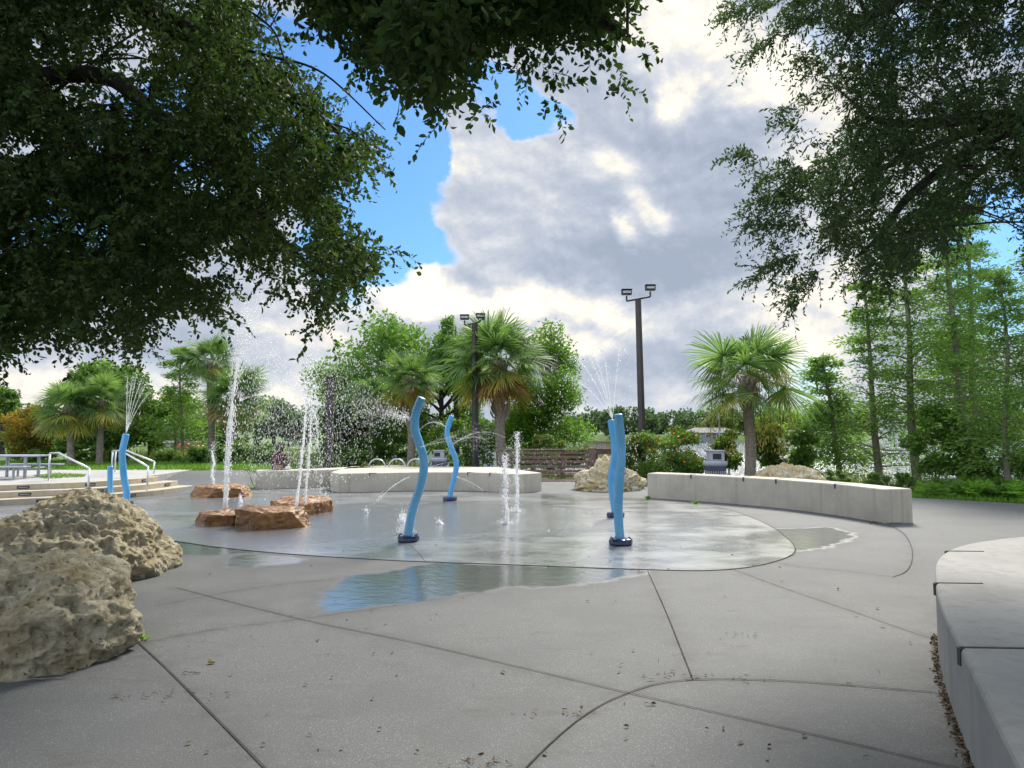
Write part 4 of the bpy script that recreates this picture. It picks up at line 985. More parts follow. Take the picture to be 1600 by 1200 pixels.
wt = Water('thin sprays thrown both ways by the small rear blue tube', 'water spray', T2[0], 'spray thrown by the blue tubes', 'water_spray')
for (tx, ty, sx, sy, sg) in [(655, 672, 697, 667, .15), (668, 662, 697, 667, .06), (760, 688, 708, 694, .12), (790, 684, 708, 694, .2), (662, 735, 708, 723, .05), (755, 766, 714, 745, .03)]:
    a_ = arc(sx, sy, tx, ty, 16.5, sg); wt.stream(a_, .0035, .003, 'stream'); wt.along(a_, 90, .02, .10, .0042); wt.M.append(wt.D.pop())
wt.done()
wt = Water('crown of thin streams rising left from the paired right blue tubes', 'water spray', T4[0], 'spray thrown by the blue tubes', 'water_spray')
for (tx, ty, q_) in [(902, 560, .45), (918, 552, .4), (930, 556, .35), (942, 545, .3), (968, 545, .15), (892, 592, .5)]:
    a0 = D(957, 655, 13.2); e = D(tx, ty, 13.2-.4*q_); P = [a0.lerp(e, t_)+Vector((0, 0, q_*.5*4*t_*(1-t_)*.5)) for t_ in np.linspace(0, 1, 8)]
    wt.stream(P, .0065, .0035, 'stream', .2, 6); wt.along(P, 60, .004, .02, .006, .5)
    fall = [e, D(tx-6, ty-4, 13), D(tx-14, ty+6, 13), D(tx-22, ty+60, 12.9)]; wt.along(fall, 40, .03, .07, .008)
wt.along([D(975, 545, 13.2), D(981, 560, 13.2), D(984, 640, 13.2)], 40, .02, .05, .008)
n = 420; rn = wt.rng; P = np.array([D(a_, b_, c_) for a_, b_, c_ in zip(835+rn.random(n)*95, 560+rn.random(n)**.7*200, 12+rn.random(n)*2.5)]); wt.D.append(drops(rn, P[P[:, 2] > .02], .0042, 3.2))
n = 90; P = np.array([D(a_, b_, c_) for a_, b_, c_ in zip(975+rn.random(n)*22, 640+rn.random(n)*110, 12+rn.random(n)*1.5)]); wt.D.append(drops(rn, P, .0065, 3.2)); wt.done()
wt = Water('crown of thin streams rising from the left blue tube', 'water spray', T5[0], 'spray thrown by the blue tubes', 'water_spray')
for (tx, ty) in [(199, 590), (207, 588), (214, 584), (231, 597), (236, 612), (222, 592)]:
    a0 = D(197, 677, 15.4); e = D(tx, ty, 15.4); P = [a0.lerp(e, t_)+Vector((0, 0, .12*4*t_*(1-t_))) for t_ in np.linspace(0, 1, 7)]
    wt.stream(P, .0065, .004, 'stream', .2, 6); wt.along(P, 40, .006, .03, .006, .6)
wt.done()
# fountain out on the lake
c = G(1392, 702, -1.2); c = Vector(((1392-800)/F*95, 95, -1.2))
wt = Water('tall misty white fountain plume rising out of the lake', 'fountain', c, None, 'lake_fountain')
for k in range(14):
    a = 2*PI*k/14; e = c+Vector((math.cos(a)*1.9, math.sin(a)*1.9, .1)); P = [c.lerp(e, t_)+Vector((0, 0, 6.6*4*t_*(1-t_)*(.85+.15*math.sin(k*3)))) for t_ in np.linspace(0, 1, 9)]
    wt.along(P, 1300, .12, .55, .045)
wt.along([c, c+Vector((0, 0, 7.4))], 7000, .45, .45, .045); wt.done()
# ================================================================ VEGETATION
def arrv(v): return np.array(v, float)
# ---- near oaks: hanging sprigs of real leaves on limbs
def samplepoly(rng, polys, n, soft=45, gapf=.010, gaplev=-.26, gaps=(), inset=14):
    allp = np.concatenate([np.array(p) for p, _ in polys]); lo = allp.min(0); hi = allp.max(0); out = []
    while len(out) < n:
        q_ = lo+rng.random((n*2, 2))*(hi-lo); sd_ = np.maximum.reduce([sdf(q_[:, 0], q_[:, 1], p) for p, _ in polys])
        pr_ = np.clip((sd_-inset)/soft, 0, 1)+(.04*(sd_ > -2))
        for (gx, gy, gr, ga) in gaps: pr_ = pr_*(1-ga*np.exp(-((q_[:, 0]-gx)**2+(q_[:, 1]-gy)**2)/gr**2))
        for i in np.nonzero(rng.random(len(q_)) < pr_)[0]:
            if mn.noise(Vector((q_[i, 0]*gapf*1.6, q_[i, 1]*gapf*1.6, 3))) + .5*mn.noise(Vector((q_[i, 0]*gapf*4, q_[i, 1]*gapf*4, 9))) < gaplev: continue
            out.append(q_[i])
            if len(out) >= n: break
    return np.array(out)
def sprigs(rng, P, A, L, k, ll, lw):
    n = len(P); t_ = (np.arange(k)+.6)/k; L = L[:, None, None]
    A3 = A[:, None, :]; drp = np.array([0, 0, -1.])[None, None]*(t_[None, :, None]**2)*L*.35
    Q = P[:, None, :]+A3*L*t_[None, :, None]+drp
    rad = rng.normal(size=(n, k, 3)); rad -= A3*(rad*A3).sum(-1, keepdims=True); rad = unit(rad)
    ax = unit(A3*.55+rad*.9+np.array([0, 0, -.25])); sz = ll*(.65+.6*rng.random(n*k))
    V, q_ = leaves(Q.reshape(-1, 3), ax.reshape(-1, 3), sz, sz*lw, rng)
    tip = P+A*L[:, 0]*1.0+np.array([0, 0, -1.])*L[:, 0]*.35; mid = P+A*L[:, 0]*.5+np.array([0, 0, -1.])*L[:, 0]*.09
    s_ = unit(np.cross(A, rng.normal(size=(n, 3))))*.0035
    TV = np.stack([P-s_, P+s_, mid+s_*.7, mid-s_*.7, tip+s_*.2, tip-s_*.2], 1).reshape(-1, 3); i = np.arange(n)[:, None]*6
    return (V, q_), (TV, np.concatenate([i+np.array([[0, 1, 2, 3]]), i+np.array([[3, 2, 4, 5]])]))
def oak(name, label, base, limbs, zones, m, seed, ll, lw, nbranch, cat='tree', twigr=.012, over=None):
    rng = np.random.default_rng(seed); root = empty(name, base, label, cat, 'overhanging oaks')
    Ls = []; Ts = []; allP = []
    for (polys, n, d0, d1, gaps, bias) in zones:
        px = samplepoly(rng, polys, n, gaps=gaps, inset=34 if d1 < 6.8 and d1 > 3.3 else (-12 if n < 500 else 12)); dep = d0+(d1-d0)*rng.random(n)
        P = np.array([D(a, b, c_) for (a, b), c_ in zip(px, dep)])
        A = unit(rng.normal(size=(n, 3))*.75+np.array(bias)); a_, b_ = sprigs(rng, P, A, .14+.22*rng.random(n), 13, ll, lw)
        Ls.append(a_); Ts.append(b_); allP.append(P) if n > 1000 else None
    V, q_ = merge(Ls); npmesh('crown', V, q_, m, root); V, q_ = merge(Ts); npmesh('twigs', V, q_, M['bark'], root)
    if over:   # the part of the crown over and behind the viewer, which shades the foreground
        x0, x1, y0, y1, n = over; P = np.column_stack([x0+(x1-x0)*rng.random(n), y0+(y1-y0)*rng.random(n), 4.6+2.2*rng.random(n)]); P = P[P[:, 2] > CAMH+.98*np.maximum(0, P[:, 1])]
        A = unit(rng.normal(size=(len(P), 3))*[1, 1, .5]+np.array([0, 0, -.3])); a_, b_ = sprigs(rng, P, A, .3+.3*rng.random(len(P)), 13, .11, .5); 
        V, q_ = a_; npmesh('crown', V, q_, m, root); V, q_ = b_; npmesh('twigs', V, q_, M['bark'], root)
    allP = np.concatenate(allP); mb = MB(); lp = []
    for pts, r0, r1 in limbs:
        S_ = spline(pts, 8); N = len(S_); S_ = [p+Vector((mn.noise(p*.9), mn.noise(p*.9+Vector((9, 0, 0))), mn.noise(p*.9+Vector((0, 9, 0)))))*min(.22, r0*2)*min(1, i/6) for i, p in enumerate(S_)]
        mb.tube(S_, [r0+(r1-r0)*i/(N-1) for i in range(N)], 10); lp += [(p, r0+(r1-r0)*i/(N-1)) for i, p in enumerate(S_)][4:]
    LP = np.array([p for p, _ in lp])
    for k in range(nbranch):
        t_ = allP[rng.integers(len(allP))]; d_ = np.linalg.norm(LP-t_, axis=1)+rng.random(len(LP))*.8; i = int(d_.argmin()); s_, rr = lp[i]; e = Vector(t_); L = (e-s_).length
        if L < .2: continue
        md = s_.lerp(e, .5)+Vector((rng.normal()*.08*L, rng.normal()*.08*L, .12*L)); rb = min(rr*.6, twigr*(1+L*.35))
        P_ = spline([s_, md, e], 5); mb.tube(P_, list(np.linspace(rb, .004, len(P_))), 5, False)
        for j in range(3):
            u = P_[rng.integers(3, len(P_)-1)]; v = u+Vector(rng.normal(size=3))*.17+(e-s_).normalized()*.12; mb.tube([u, u.lerp(v, .5)+Vector((0, 0, .04)), v], [rb*.45, rb*.3, .003], 4, False)
    mb.build('limbs', M['bark'], root, True)
    b = Vector(base); f = Vector(limbs[0][0][0]); P_ = spline([b, b.lerp(f, .5)+Vector((.1, .05, 0)), f], 6); n_ = len(P_)
    mb = MB(); mb.tube(P_, [limbs[0][1]*(2.1 if i == 0 else 1.6-.5*i/n_) for i in range(n_)], 18); mb.build('trunk', M['bark'], root, True)
    return root
A1 = [(-330, -330), (360, -300), (395, -40), (430, 30), (470, 85), (520, 130), (556, 165), (560, 195), (606, 200), (614, 245), (600, 285), (552, 292), (545, 312), (575, 345), (622, 378), (618, 410), (593, 440), (575, 470), (540, 482), (510, 515), (498, 545), (474, 525), (465, 492), (432, 480), (418, 452), (395, 430), (375, 445), (368, 490), (330, 515), (298, 500), (268, 508), (240, 535), (215, 555), (180, 555), (140, 545), (100, 552), (62, 538), (30, 555), (0, 590), (-330, 620)]
A2 = [(185, 545), (240, 545), (232, 585), (215, 596), (195, 585)]
B1 = [(300, -330), (1080, -330), (1012, -20), (1016, 30), (1008, 80), (985, 105), (962, 145), (942, 135), (938, 100), (915, 82), (890, 92), (882, 145), (862, 165), (832, 150), (802, 125), (788, 98), (770, 105), (765, 160), (755, 182), (735, 158), (702, 150), (690, 200), (678, 172), (650, 160), (620, 148), (600, 130), (560, 118), (528, 105), (520, 60), (470, 40), (420, -10)]
fk = Vector((-8.2, 6.6, 3.3))
zonesA = [([(A1, 0), (A2, 0)], 19500, 6.2, 10.2, [(150, 110, 85, .9), (205, 65, 65, .9), (60, 60, 30, .6), (260, 150, 30, .6), (380, 415, 30, .8), (330, 60, 40, .6), (300, 250, 35, .5), (80, 510, 60, .35), (400, 330, 30, .3), (500, 240, 30, .3), (250, 490, 30, .5), (20, 360, 30, .5)], (.15, -.1, -.45)),
          ([(B1, 0)], 6200, 4.6, 6.6, [(730, 40, 30, .6), (840, 60, 40, .65), (790, 60, 30, .5), (930, 60, 45, .75), (960, 40, 40, .5), (700, 90, 25, .5), (840, 110, 30, .5), (600, 90, 25, .5), (870, 20, 35, .6), (560, 70, 25, .3)], (.1, 0, -.5)),
          ([([(600, -20), (720, -20), (700, 60), (655, 90), (618, 70)], 0)], 60, 3.0, 3.3, [], (0, 0, -.8))]
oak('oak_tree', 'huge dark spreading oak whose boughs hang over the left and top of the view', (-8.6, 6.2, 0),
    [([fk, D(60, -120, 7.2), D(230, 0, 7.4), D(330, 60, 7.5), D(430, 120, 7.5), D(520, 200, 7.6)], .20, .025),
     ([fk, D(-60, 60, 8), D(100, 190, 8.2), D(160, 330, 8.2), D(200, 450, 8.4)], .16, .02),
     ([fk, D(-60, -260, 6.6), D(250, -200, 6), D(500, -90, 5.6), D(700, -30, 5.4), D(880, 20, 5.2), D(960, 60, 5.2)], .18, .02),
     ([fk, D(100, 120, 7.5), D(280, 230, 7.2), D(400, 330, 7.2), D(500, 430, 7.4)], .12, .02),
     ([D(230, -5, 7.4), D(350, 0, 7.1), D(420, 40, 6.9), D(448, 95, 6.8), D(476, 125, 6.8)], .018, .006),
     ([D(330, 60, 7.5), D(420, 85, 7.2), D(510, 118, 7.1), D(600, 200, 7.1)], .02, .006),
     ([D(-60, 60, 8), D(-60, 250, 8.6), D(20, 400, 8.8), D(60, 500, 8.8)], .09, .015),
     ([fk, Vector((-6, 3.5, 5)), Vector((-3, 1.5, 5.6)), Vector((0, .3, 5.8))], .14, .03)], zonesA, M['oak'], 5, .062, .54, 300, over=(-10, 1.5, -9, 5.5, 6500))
C1 = [(1215, -330), (2000, -330), (2000, 560), (1640, 470), (1600, 400), (1560, 340), (1520, 372), (1495, 392), (1450, 432), (1410, 452), (1370, 470), (1330, 455), (1300, 425), (1262, 418), (1258, 385), (1240, 360), (1262, 320), (1225, 300), (1235, 262), (1245, 235), (1290, 205), (1310, 170), (1288, 140), (1278, 90), (1275, 40), (1250, 10)]
tw = []
def strand(pts, w_=9):
    a = []; b = []
    for i, (x, y) in enumerate(pts): a.append((x, y-w_*(1-.5*i/len(pts)))); b.append((x, y+w_*(1-.5*i/len(pts))))
    return a+b[::-1]
for s_ in [[(1270, 290), (1220, 245), (1160, 242)], [(1250, 345), (1200, 345), (1142, 350)], [(1275, 225), (1235, 190), (1222, 170)], [(1260, 400), (1220, 405), (1185, 430)], [(1280, 435), (1250, 455), (1238, 475)],
           [(1290, 20), (1230, 40), (1170, 95)], [(1290, -10), (1200, 0), (1143, 22)], [(1260, 310), (1215, 308), (1172, 315)], [(1255, 270), (1215, 262), (1190, 285)], [(1290, 105), (1268, 98), (1255, 95)], [(1310, 150), (1275, 160), (1262, 148)]]:
    tw.append((strand(s_), 0))
fr2 = Vector((9.2, 6.8, 3.6))
gapC = [(1440, 130, 32, .75), (1500, 110, 40, .8), (1475, 90, 25, .6), (1520, 200, 24, .9), (1455, 240, 26, .8), (1390, 260, 20, .6), (1440, 190, 20, .6), (1370, 120, 22, .5), (1560, 160, 30, .7), (1350, 310, 22, .8), (1380, 345, 20, .8), (1545, 250, 30, .8), (1550, 320, 30, .9), (1420, 60, 25, .5), (1530, 40, 30, .5), (1590, 120, 30, .5), (1320, 230, 20, .3), (1410, 320, 20, .6)]
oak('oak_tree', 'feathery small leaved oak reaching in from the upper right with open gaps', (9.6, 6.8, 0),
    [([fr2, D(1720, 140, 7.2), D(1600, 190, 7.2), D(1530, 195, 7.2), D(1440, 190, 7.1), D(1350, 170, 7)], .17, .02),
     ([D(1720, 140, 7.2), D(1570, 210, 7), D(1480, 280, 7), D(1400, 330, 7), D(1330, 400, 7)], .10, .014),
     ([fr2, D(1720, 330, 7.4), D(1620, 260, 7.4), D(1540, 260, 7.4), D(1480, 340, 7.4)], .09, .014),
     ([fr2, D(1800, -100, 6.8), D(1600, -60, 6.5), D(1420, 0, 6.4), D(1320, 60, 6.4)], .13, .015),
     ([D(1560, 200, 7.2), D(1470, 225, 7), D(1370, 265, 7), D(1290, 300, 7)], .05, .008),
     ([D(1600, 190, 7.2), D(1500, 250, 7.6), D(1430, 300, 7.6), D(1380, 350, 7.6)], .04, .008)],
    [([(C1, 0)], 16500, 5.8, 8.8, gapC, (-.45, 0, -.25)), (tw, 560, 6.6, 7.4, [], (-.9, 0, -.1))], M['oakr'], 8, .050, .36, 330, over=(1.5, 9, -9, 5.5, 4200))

# ---- broadleaf trees and shrubs
def clumpset(rng, c, r, K, cone=0., rr=(.26, .40)):
    out = []
    for k in range(K):
        d = rsphere(rng, 1)[0]; u = .42+.50*rng.random()**.6; z = d[2]*u; sc = 1-cone*(z+1)/2
        out.append((np.array([c[0]+d[0]*u*r[0]*sc*1.1, c[1]+d[1]*u*r[1]*sc*1.1, c[2]+z*r[2]]), (rr[0]+(rr[1]-rr[0])*rng.random())*min(r[0], r[2])*(1-.45*cone*(z+1)/2)))
    return out
def foliage(rng, cl, n, ll, lw, droop=-.15, sq=.75):
    w_ = np.array([q_[1]**2 for q_ in cl]); k = rng.choice(len(cl), n, p=w_/w_.sum())
    c = np.array([q_[0] for q_ in cl])[k]; r = np.array([q_[1] for q_ in cl])[k][:, None]
    d = rsphere(rng, n); u = rng.random((n, 1))**.42*(1+.25*np.sin(d[:, :1]*7+k[:, None])*np.cos(d[:, 1:2]*6))
    P = c+d*r*u*np.array([1, 1, sq]); A = unit(d*.5+rng.normal(size=(n, 3))*.7+np.array([0, 0, droop])); s_ = ll*(.6+.8*rng.random(n))
    return P, A, s_, s_*lw
def broad(name, label, cx, cy, rx, ry, Y0, m, n, ll, K=26, cone=0., zb=0., seed=1, trunk=.16, cat='tree', group=None, tk=None, lw=.55, extra=None):
    rng = np.random.default_rng(seed); c = D(cx, cy, Y0); r = (rx*Y0/F, rx*Y0/F*.85, ry*Y0/F); root = empty(name, (c.x, Y0, zb), label, cat, group)
    cl = clumpset(rng, c, r, K, cone); P, A, s_, w_ = foliage(rng, cl, n, ll, lw); kp = P[:, 2] > zb-.02; V, q_ = diam(P[kp], A[kp], s_[kp], w_[kp], rng); npmesh('crown' if trunk else 'leaves', V, q_, m, root)
    if extra:
        P, A, s_, w_ = foliage(rng, cl, extra[1], ll*.8, .8); kp = (P[:, 2] > c.z-.2*r[2]); V, q_ = diam(P[kp], A[kp], s_[kp], w_[kp], rng); npmesh('flowers', V, q_, extra[0], root)
    mb = MB(); tr = trunk or .03; f = Vector((c.x, Y0, max(zb+.3, c.z-r[2]*.55)))
    if trunk: MB().tube([(c.x+.1, Y0, zb-.1), (c.x+.04, Y0, (zb+f.z)/2), f, (c.x, Y0, c.z+r[2]*.5)], [tr*1.4, tr, tr*.85, tr*.3], 10).build('trunk', M[tk or 'bark'], root, True)
    else: f = Vector((c.x, Y0, zb-.02))
    for q_, rr in cl[:: 1 if trunk else 2]:
        s0 = Vector((c.x, Y0, f.z+(max(0, q_[2]-f.z))*.45)) if trunk else f+Vector((rng.normal()*r[0]*.15, rng.normal()*.1, 0)); e = Vector(q_)
        mb.tube([s0, s0.lerp(e, .5)+Vector((0, 0, .08)), e], [tr*.42, tr*.3, tr*.12], 5, False)
    mb.build('limbs' if trunk else 'stems', M[tk or 'bark'], root, True); return root
gT = 'trees planted round the plaza'
broad('round_tree', 'big rounded bright green tree left of the middle palms', 594, 592, 104, 100, 35, M['broad'], 19000, .19, 34, 0, 0, 21, .2, group=gT)
broad('round_tree', 'leafy tree filling the gap between the two middle palms', 690, 608, 80, 112, 37, M['broad'], 15000, .19, 30, .25, 0, 22, .18, group=gT)
broad('feathery_tree', 'slender pale green treetop just left of the big shaggy palm', 712, 540, 40, 62, 36, M['broad'], 3800, .18, 16, .6, 0, 23, .12, group=gT)
broad('bald_cypress', 'dense bright green cypress with a stepped pointed crown right of the big palm', 858, 612, 92, 128, 31, M['cypressd'], 26000, .15, 56, .66, 0, 24, .16, group=gT, tk='cybark', lw=.4)
broad('round_tree', 'dark hedge like tree low behind the fountain spray', 545, 690, 60, 60, 33, M['darktree'], 7500, .17, 22, 0, 0, 25, .12, group=gT)
broad('round_tree', 'dark green tree mass behind the paired left palms', 178, 635, 72, 76, 29, M['darktree'], 13000, .16, 32, .15, .38, 26, .16, group=gT)
broad('round_tree', 'lighter green treetop rising between the left palms and the left tube', 168, 600, 52, 42, 30, M['broad'], 4200, .16, 18, .2, .38, 27, .12, group=gT)
broad('round_tree', 'dark leafy tree right behind the left tube', 235, 655, 24, 66, 31, M['darktree'], 4200, .15, 16, .2, .38, 28, .1, group=gT)
broad('rusty_tree', 'thin rust and yellow leaved tree left of the left palms', 52, 672, 54, 42, 28, M['autumn'], 6500, .12, 24, 0, .38, 29, .08, group=gT, tk='cybark')
broad('round_tree', 'dull green tree at the far left edge behind the picnic table', 4, 650, 36, 52, 36, M['darktree'], 4500, .18, 18, .2, .3, 30, .12, group=gT)
broad('round_tree', 'soft green tree seen low behind the left palm pair trunks', 120, 690, 90, 38, 32, M['darktree'], 7000, .16, 24, 0, .38, 31, .12, group=gT)
gS = 'shrubs edging the lake'
O = lambda n: (M['orange'], n)
broad('flowering_shrub', 'large shrub dotted with orange flowers left of the right litter bin', 1042, 712, 68, 42, 23, M['shrub'], 9500, .10, 34, 0, -.05, 41, 0, 'shrub', gS, extra=O(650))
broad('flowering_shrub', 'orange flecked shrub over the boardwalk railing', 862, 706, 62, 26, 27, M['shrub'], 5000, .11, 24, 0, -.05, 42, 0, 'shrub', gS, extra=O(420))
broad('leafy_shrub', 'low dark shrub under the tall dark floodlight pole', 985, 735, 30, 28, 24.5, M['darktree'], 2500, .10, 12, 0, -.05, 43, 0, 'shrub', gS)
broad('leafy_shrub', 'dark leafy shrub right of the right palm trunk', 1222, 694, 46, 48, 23.5, M['shrub'], 4600, .14, 20, .1, -.05, 44, 0, 'shrub', gS)
broad('leafy_shrub', 'dark shrub between the litter bin and the right palm trunk', 1140, 700, 24, 40, 23, M['darktree'], 1800, .13, 12, .1, -.05, 45, 0, 'shrub', gS)
broad('leafy_shrub', 'yellow green shrub hanging above the pale rock by the right palm', 1215, 655, 34, 24, 25, M['lime'], 600, .13, 12, .1, -.05, 46, 0, 'shrub', gS)
broad('clipped_bush', 'low rounded bush behind the right seat wall, the left one', 1306, 745, 22, 11, 19.3, M['shrub'], 1500, .06, 10, 0, -.05, 47, 0, 'bush', gS)
broad('clipped_bush', 'wider low rounded bush behind the end of the right seat wall', 1392, 751, 42, 16, 18.8, M['shrub'], 3600, .06, 18, 0, -.05, 48, 0, 'bush', gS)
broad('leafy_shrub', 'broad shrub at the foot of the tall cypress trunks', 1462, 690, 44, 58, 20.5, M['broad'], 6500, .11, 24, .1, -.05, 49, 0, 'shrub', gS)
broad('leafy_shrub', 'dark shrub between the two right cypress trunks', 1540, 712, 38, 42, 19.8, M['shrub'], 4200, .11, 18, .1, -.05, 50, 0, 'shrub', gS)
broad('leafy_shrub', 'shrub cut by the right edge below the cypresses', 1612, 728, 34, 34, 19, M['broad'], 2600, .11, 14, .1, -.05, 51, 0, 'shrub', gS)
broad('leafy_shrub', 'bright low shrubs behind the left tube and handrails', 262, 722, 42, 13, 27, M['shrub'], 3000, .12, 18, 0, .35, 52, 0, 'shrub', gS)
broad('leafy_shrub', 'green shrub at the foot of the tall left palm', 322, 720, 36, 20, 26, M['shrub'], 3200, .12, 16, 0, .2, 53, 0, 'shrub', gS)
broad('leafy_shrub', 'hazy green shrub behind the tallest jet by the seated person', 398, 712, 42, 28, 26, M['shrub'], 3400, .12, 18, 0, .0, 54, 0, 'shrub', gS)
broad('leafy_shrub', 'green shrub behind the rear seat wall left of the hoops', 540, 722, 50, 22, 27, M['shrub'], 3200, .12, 18, 0, -.05, 55, 0, 'shrub', gS)
broad('leafy_shrub', 'leafy shrub behind the middle litter bin', 720, 695, 58, 40, 30, M['shrub'], 5200, .13, 24, 0, -.05, 56, 0, 'shrub', gS)
broad('leafy_shrub', 'dark shrub between the trunks of the two smaller middle palms', 615, 690, 36, 46, 31, M['darktree'], 3600, .13, 16, 0, -.05, 57, 0, 'shrub', gS)
broad('leafy_shrub', 'dark shrubs low behind the left palms', 110, 715, 80, 22, 27, M['darktree'], 5200, .11, 24, 0, .35, 58, 0, 'shrub', gS)

# ---- sabal palms
def frond(rng, c, az_, el_, R_, seg=52, pet=.48, dead=False):
    d = np.array([math.cos(az_)*math.cos(el_), math.sin(az_)*math.cos(el_), math.sin(el_)]); side = unit(np.cross(d, [0, 0, 1.])[None])[0]; side = side*math.cos(.3*rng.normal())+np.cross(side, d)*math.sin(.5*rng.normal())
    nrm = np.cross(side, d); pl = R_*pet; hub = c+d*pl+np.array([0, 0, -.10*pl*(1 if not dead else .2)])
    an = np.linspace(-2.25, 2.25, seg)+rng.normal(size=seg)*.03; L = R_*(1-pet)*(.84+.26*np.cos(an*.7))*(.9+.15*rng.random(seg))
    fo = .15+.5*rng.random(); ax = d[None]*np.cos(an)[:, None]+side[None]*np.sin(an)[:, None]-nrm[None]*np.abs(np.sin(an))[:, None]*fo*.6
    ax = unit(ax); wd = R_*(.0115 if not dead else .012); b = unit(np.cross(ax, nrm[None]))*wd
    dr = np.array([0, 0, -1.]); g = (.03+.07*rng.random(seg))[:, None] if not dead else .05
    p0 = hub[None]+ax*.0; p1 = hub+ax*L[:, None]*.5+dr*L[:, None]*g*.25; p2 = hub+ax*L[:, None]*.85+dr*L[:, None]*g*1.1; p3 = hub+ax*L[:, None]*1.05+dr*L[:, None]*g*(2.2+1.6*rng.random((seg, 1)))
    V = np.stack([p0-b*.25, p0+b*.25, p1+b, p1-b, p2+b*.6, p2-b*.6, p3, p3], 1)[:, :7].reshape(-1, 3); i = np.arange(seg)[:, None]*7
    q_ = np.concatenate([i+np.array([[0, 1, 2, 3]]), i+np.array([[3, 2, 4, 5]]), i+np.array([[5, 4, 6, 6]])])
    tri = q_[2*seg:]; q_ = q_[:2*seg]; T3 = tri[:, :3]
    k = len(V); pb = unit(np.cross(d, nrm)[None])[0]*R_*.014; PV = np.array([c-pb, c+pb, hub+pb*.6, hub-pb*.6, hub+d*R_*.2]); 
    return np.concatenate([V, PV]), np.concatenate([np.column_stack([q_[:, :3]]), q_[:, [0, 2, 3]], T3, np.array([[k, k+1, k+2], [k, k+2, k+3], [k+3, k+2, k+4]])])
def palm(label, cx, cy, rpx, tb, Y0, zb, tr, seed, n=34, ndead=8, nyel=4, boots=1., seedst=False, elmin=-.55, nm='sabal_palm', lean=None):
    rng = np.random.default_rng(seed); c = D(cx, cy, Y0); R_ = rpx*Y0/F*1.06; b = D(tb, 700, Y0); b.z = zb; root = empty(nm, (b.x, Y0, zb), label, 'palm tree', 'sabal palms')
    cc = np.array(c); bk = np.array([0, 0, -R_*.22]); c0 = cc+bk
    L = []; 
    for k in range(n):
        u = (k+.5)/n; el_ = math.pi/2*.93-(math.pi/2*.93-elmin)*u**.85; L.append(frond(rng, c0+rng.normal(size=3)*.04, k*2.39996+rng.normal()*.2, el_, R_*(.86+.26*rng.random())*(1 if u > .15 else .85)))
    for k in range(7): L.append(frond(rng, c0+np.array([0, 0, R_*.1]), k*2.39996+1, .5+.9*rng.random(), R_*(.55+.25*rng.random())))
    V, q_ = merge(L); npmesh('crown', V, q_, M['palm'], root)
    if nyel:
        L = [frond(rng, c0+bk*.3, rng.random()*2*PI, -.30-.45*rng.random(), R_*(.85+.2*rng.random())) for k in range(nyel)]; V, q_ = merge(L); npmesh('yellowing_fronds', V, q_, M['palmy'], root)
    if ndead:
        L = [frond(rng, c0+bk*.7, k*2.39996+rng.normal()*.3, -.45-.6*rng.random(), R_*(.68+.2*rng.random()), 34, .42, True) for k in range(ndead)]; V, q_ = merge(L); npmesh('dead_fronds', V, q_, M['dead'], root)
    top = Vector(c0); P_ = spline([b, b.lerp(top, .35)+Vector((.05*rng.normal(), 0, 0)), b.lerp(top, .7)+Vector((.05*rng.normal(), 0, 0)), top], 10); N = len(P_)
    rr = [tr*(1.18 if i < 2 else 1.0)*(1+.05*mn.noise(p*5)) for i, p in enumerate(P_)]; MB().tube(P_, rr, 16).build('trunk', M['palmbark'], root, True)
    if boots:
        nb_ = int(70*boots*(1)); PB = []; AB = []
        ht = (top-b).length*boots
        for k in range(nb_*2):
            u = .90-(k/(nb_*2))*boots*.5; p = P_[min(N-1, int(u*(N-1)))]; a = k*2.39996; o_ = np.array([math.cos(a), math.sin(a), 0]); sd_ = np.array([-math.sin(a), math.cos(a), 0])*(1 if k % 2 else -1)
            PB.append(np.array(p)+o_*tr*.92+np.array([0, 0, rng.normal()*.05])); AB.append(unit((o_*.42+sd_*.32+np.array([0, 0, 1.]))[None])[0])
        V, q_ = leaves(np.array(PB), np.array(AB), tr*2.4, tr*.62, rng, .5); npmesh('leaf_boots', V, q_, M['boot'], root)
    if seedst:
        L = []; mb = MB()
        for (tx, ty) in seedst:
            e = D(tx, ty, Y0-.5+rng.random()); a = Vector(c0); h = Vector((a.x+(e.x-a.x)*.85, e.y, max(a.z+.05, e.z+.7))); P3 = spline([a, a.lerp(h, .6)+Vector((0, 0, .12)), h, e], 8); mb.tube(P3, .012, 5)
            A3 = np.array(P3[12:]); k = rng.integers(0, len(A3)-1, 520); f = rng.random((520, 1)); Q = A3[k]*(1-f)+A3[k+1]*f+rng.normal(size=(520, 3))*np.array([.13, .13, .10])-np.array([0, 0, .28])*rng.random((520, 1))
            L.append(leaves(Q, unit(rng.normal(size=(520, 3))*.3+np.array([0, 0, -1.])), .10, .018, rng))
        V, q_ = merge(L); npmesh('seed_strands', V, q_, M['seed'], root); mb.build('seed_stalks', M['seed'], root)
    return root
palm('biggest shaggy palm in the middle with a skirt of brown fronds', 776, 540, 88, 785, 28, 0, .20, 61, 34, 12, 6, .9, elmin=-.5)
palm('mid sized palm with drooping brown fronds behind the tall middle tube', 641, 578, 53, 641, 29.5, 0, .17, 62, 26, 11, 6, .9, elmin=-.45)
palm('smaller bright green palm left of its browner neighbour', 583, 612, 46, 584, 31, 0, .16, 63, 32, 0, 2, .6, elmin=-.75)
palm('right palm with bare gaps and hanging seed strands, behind the right seat wall', 1168, 564, 100, 1170, 21.5, 0, .16, 64, 16, 0, 1, .5, [(1110, 690), (1128, 660), (1145, 700), (1190, 690), (1205, 670), (1222, 700), (1236, 660), (1175, 660)], elmin=-.65)
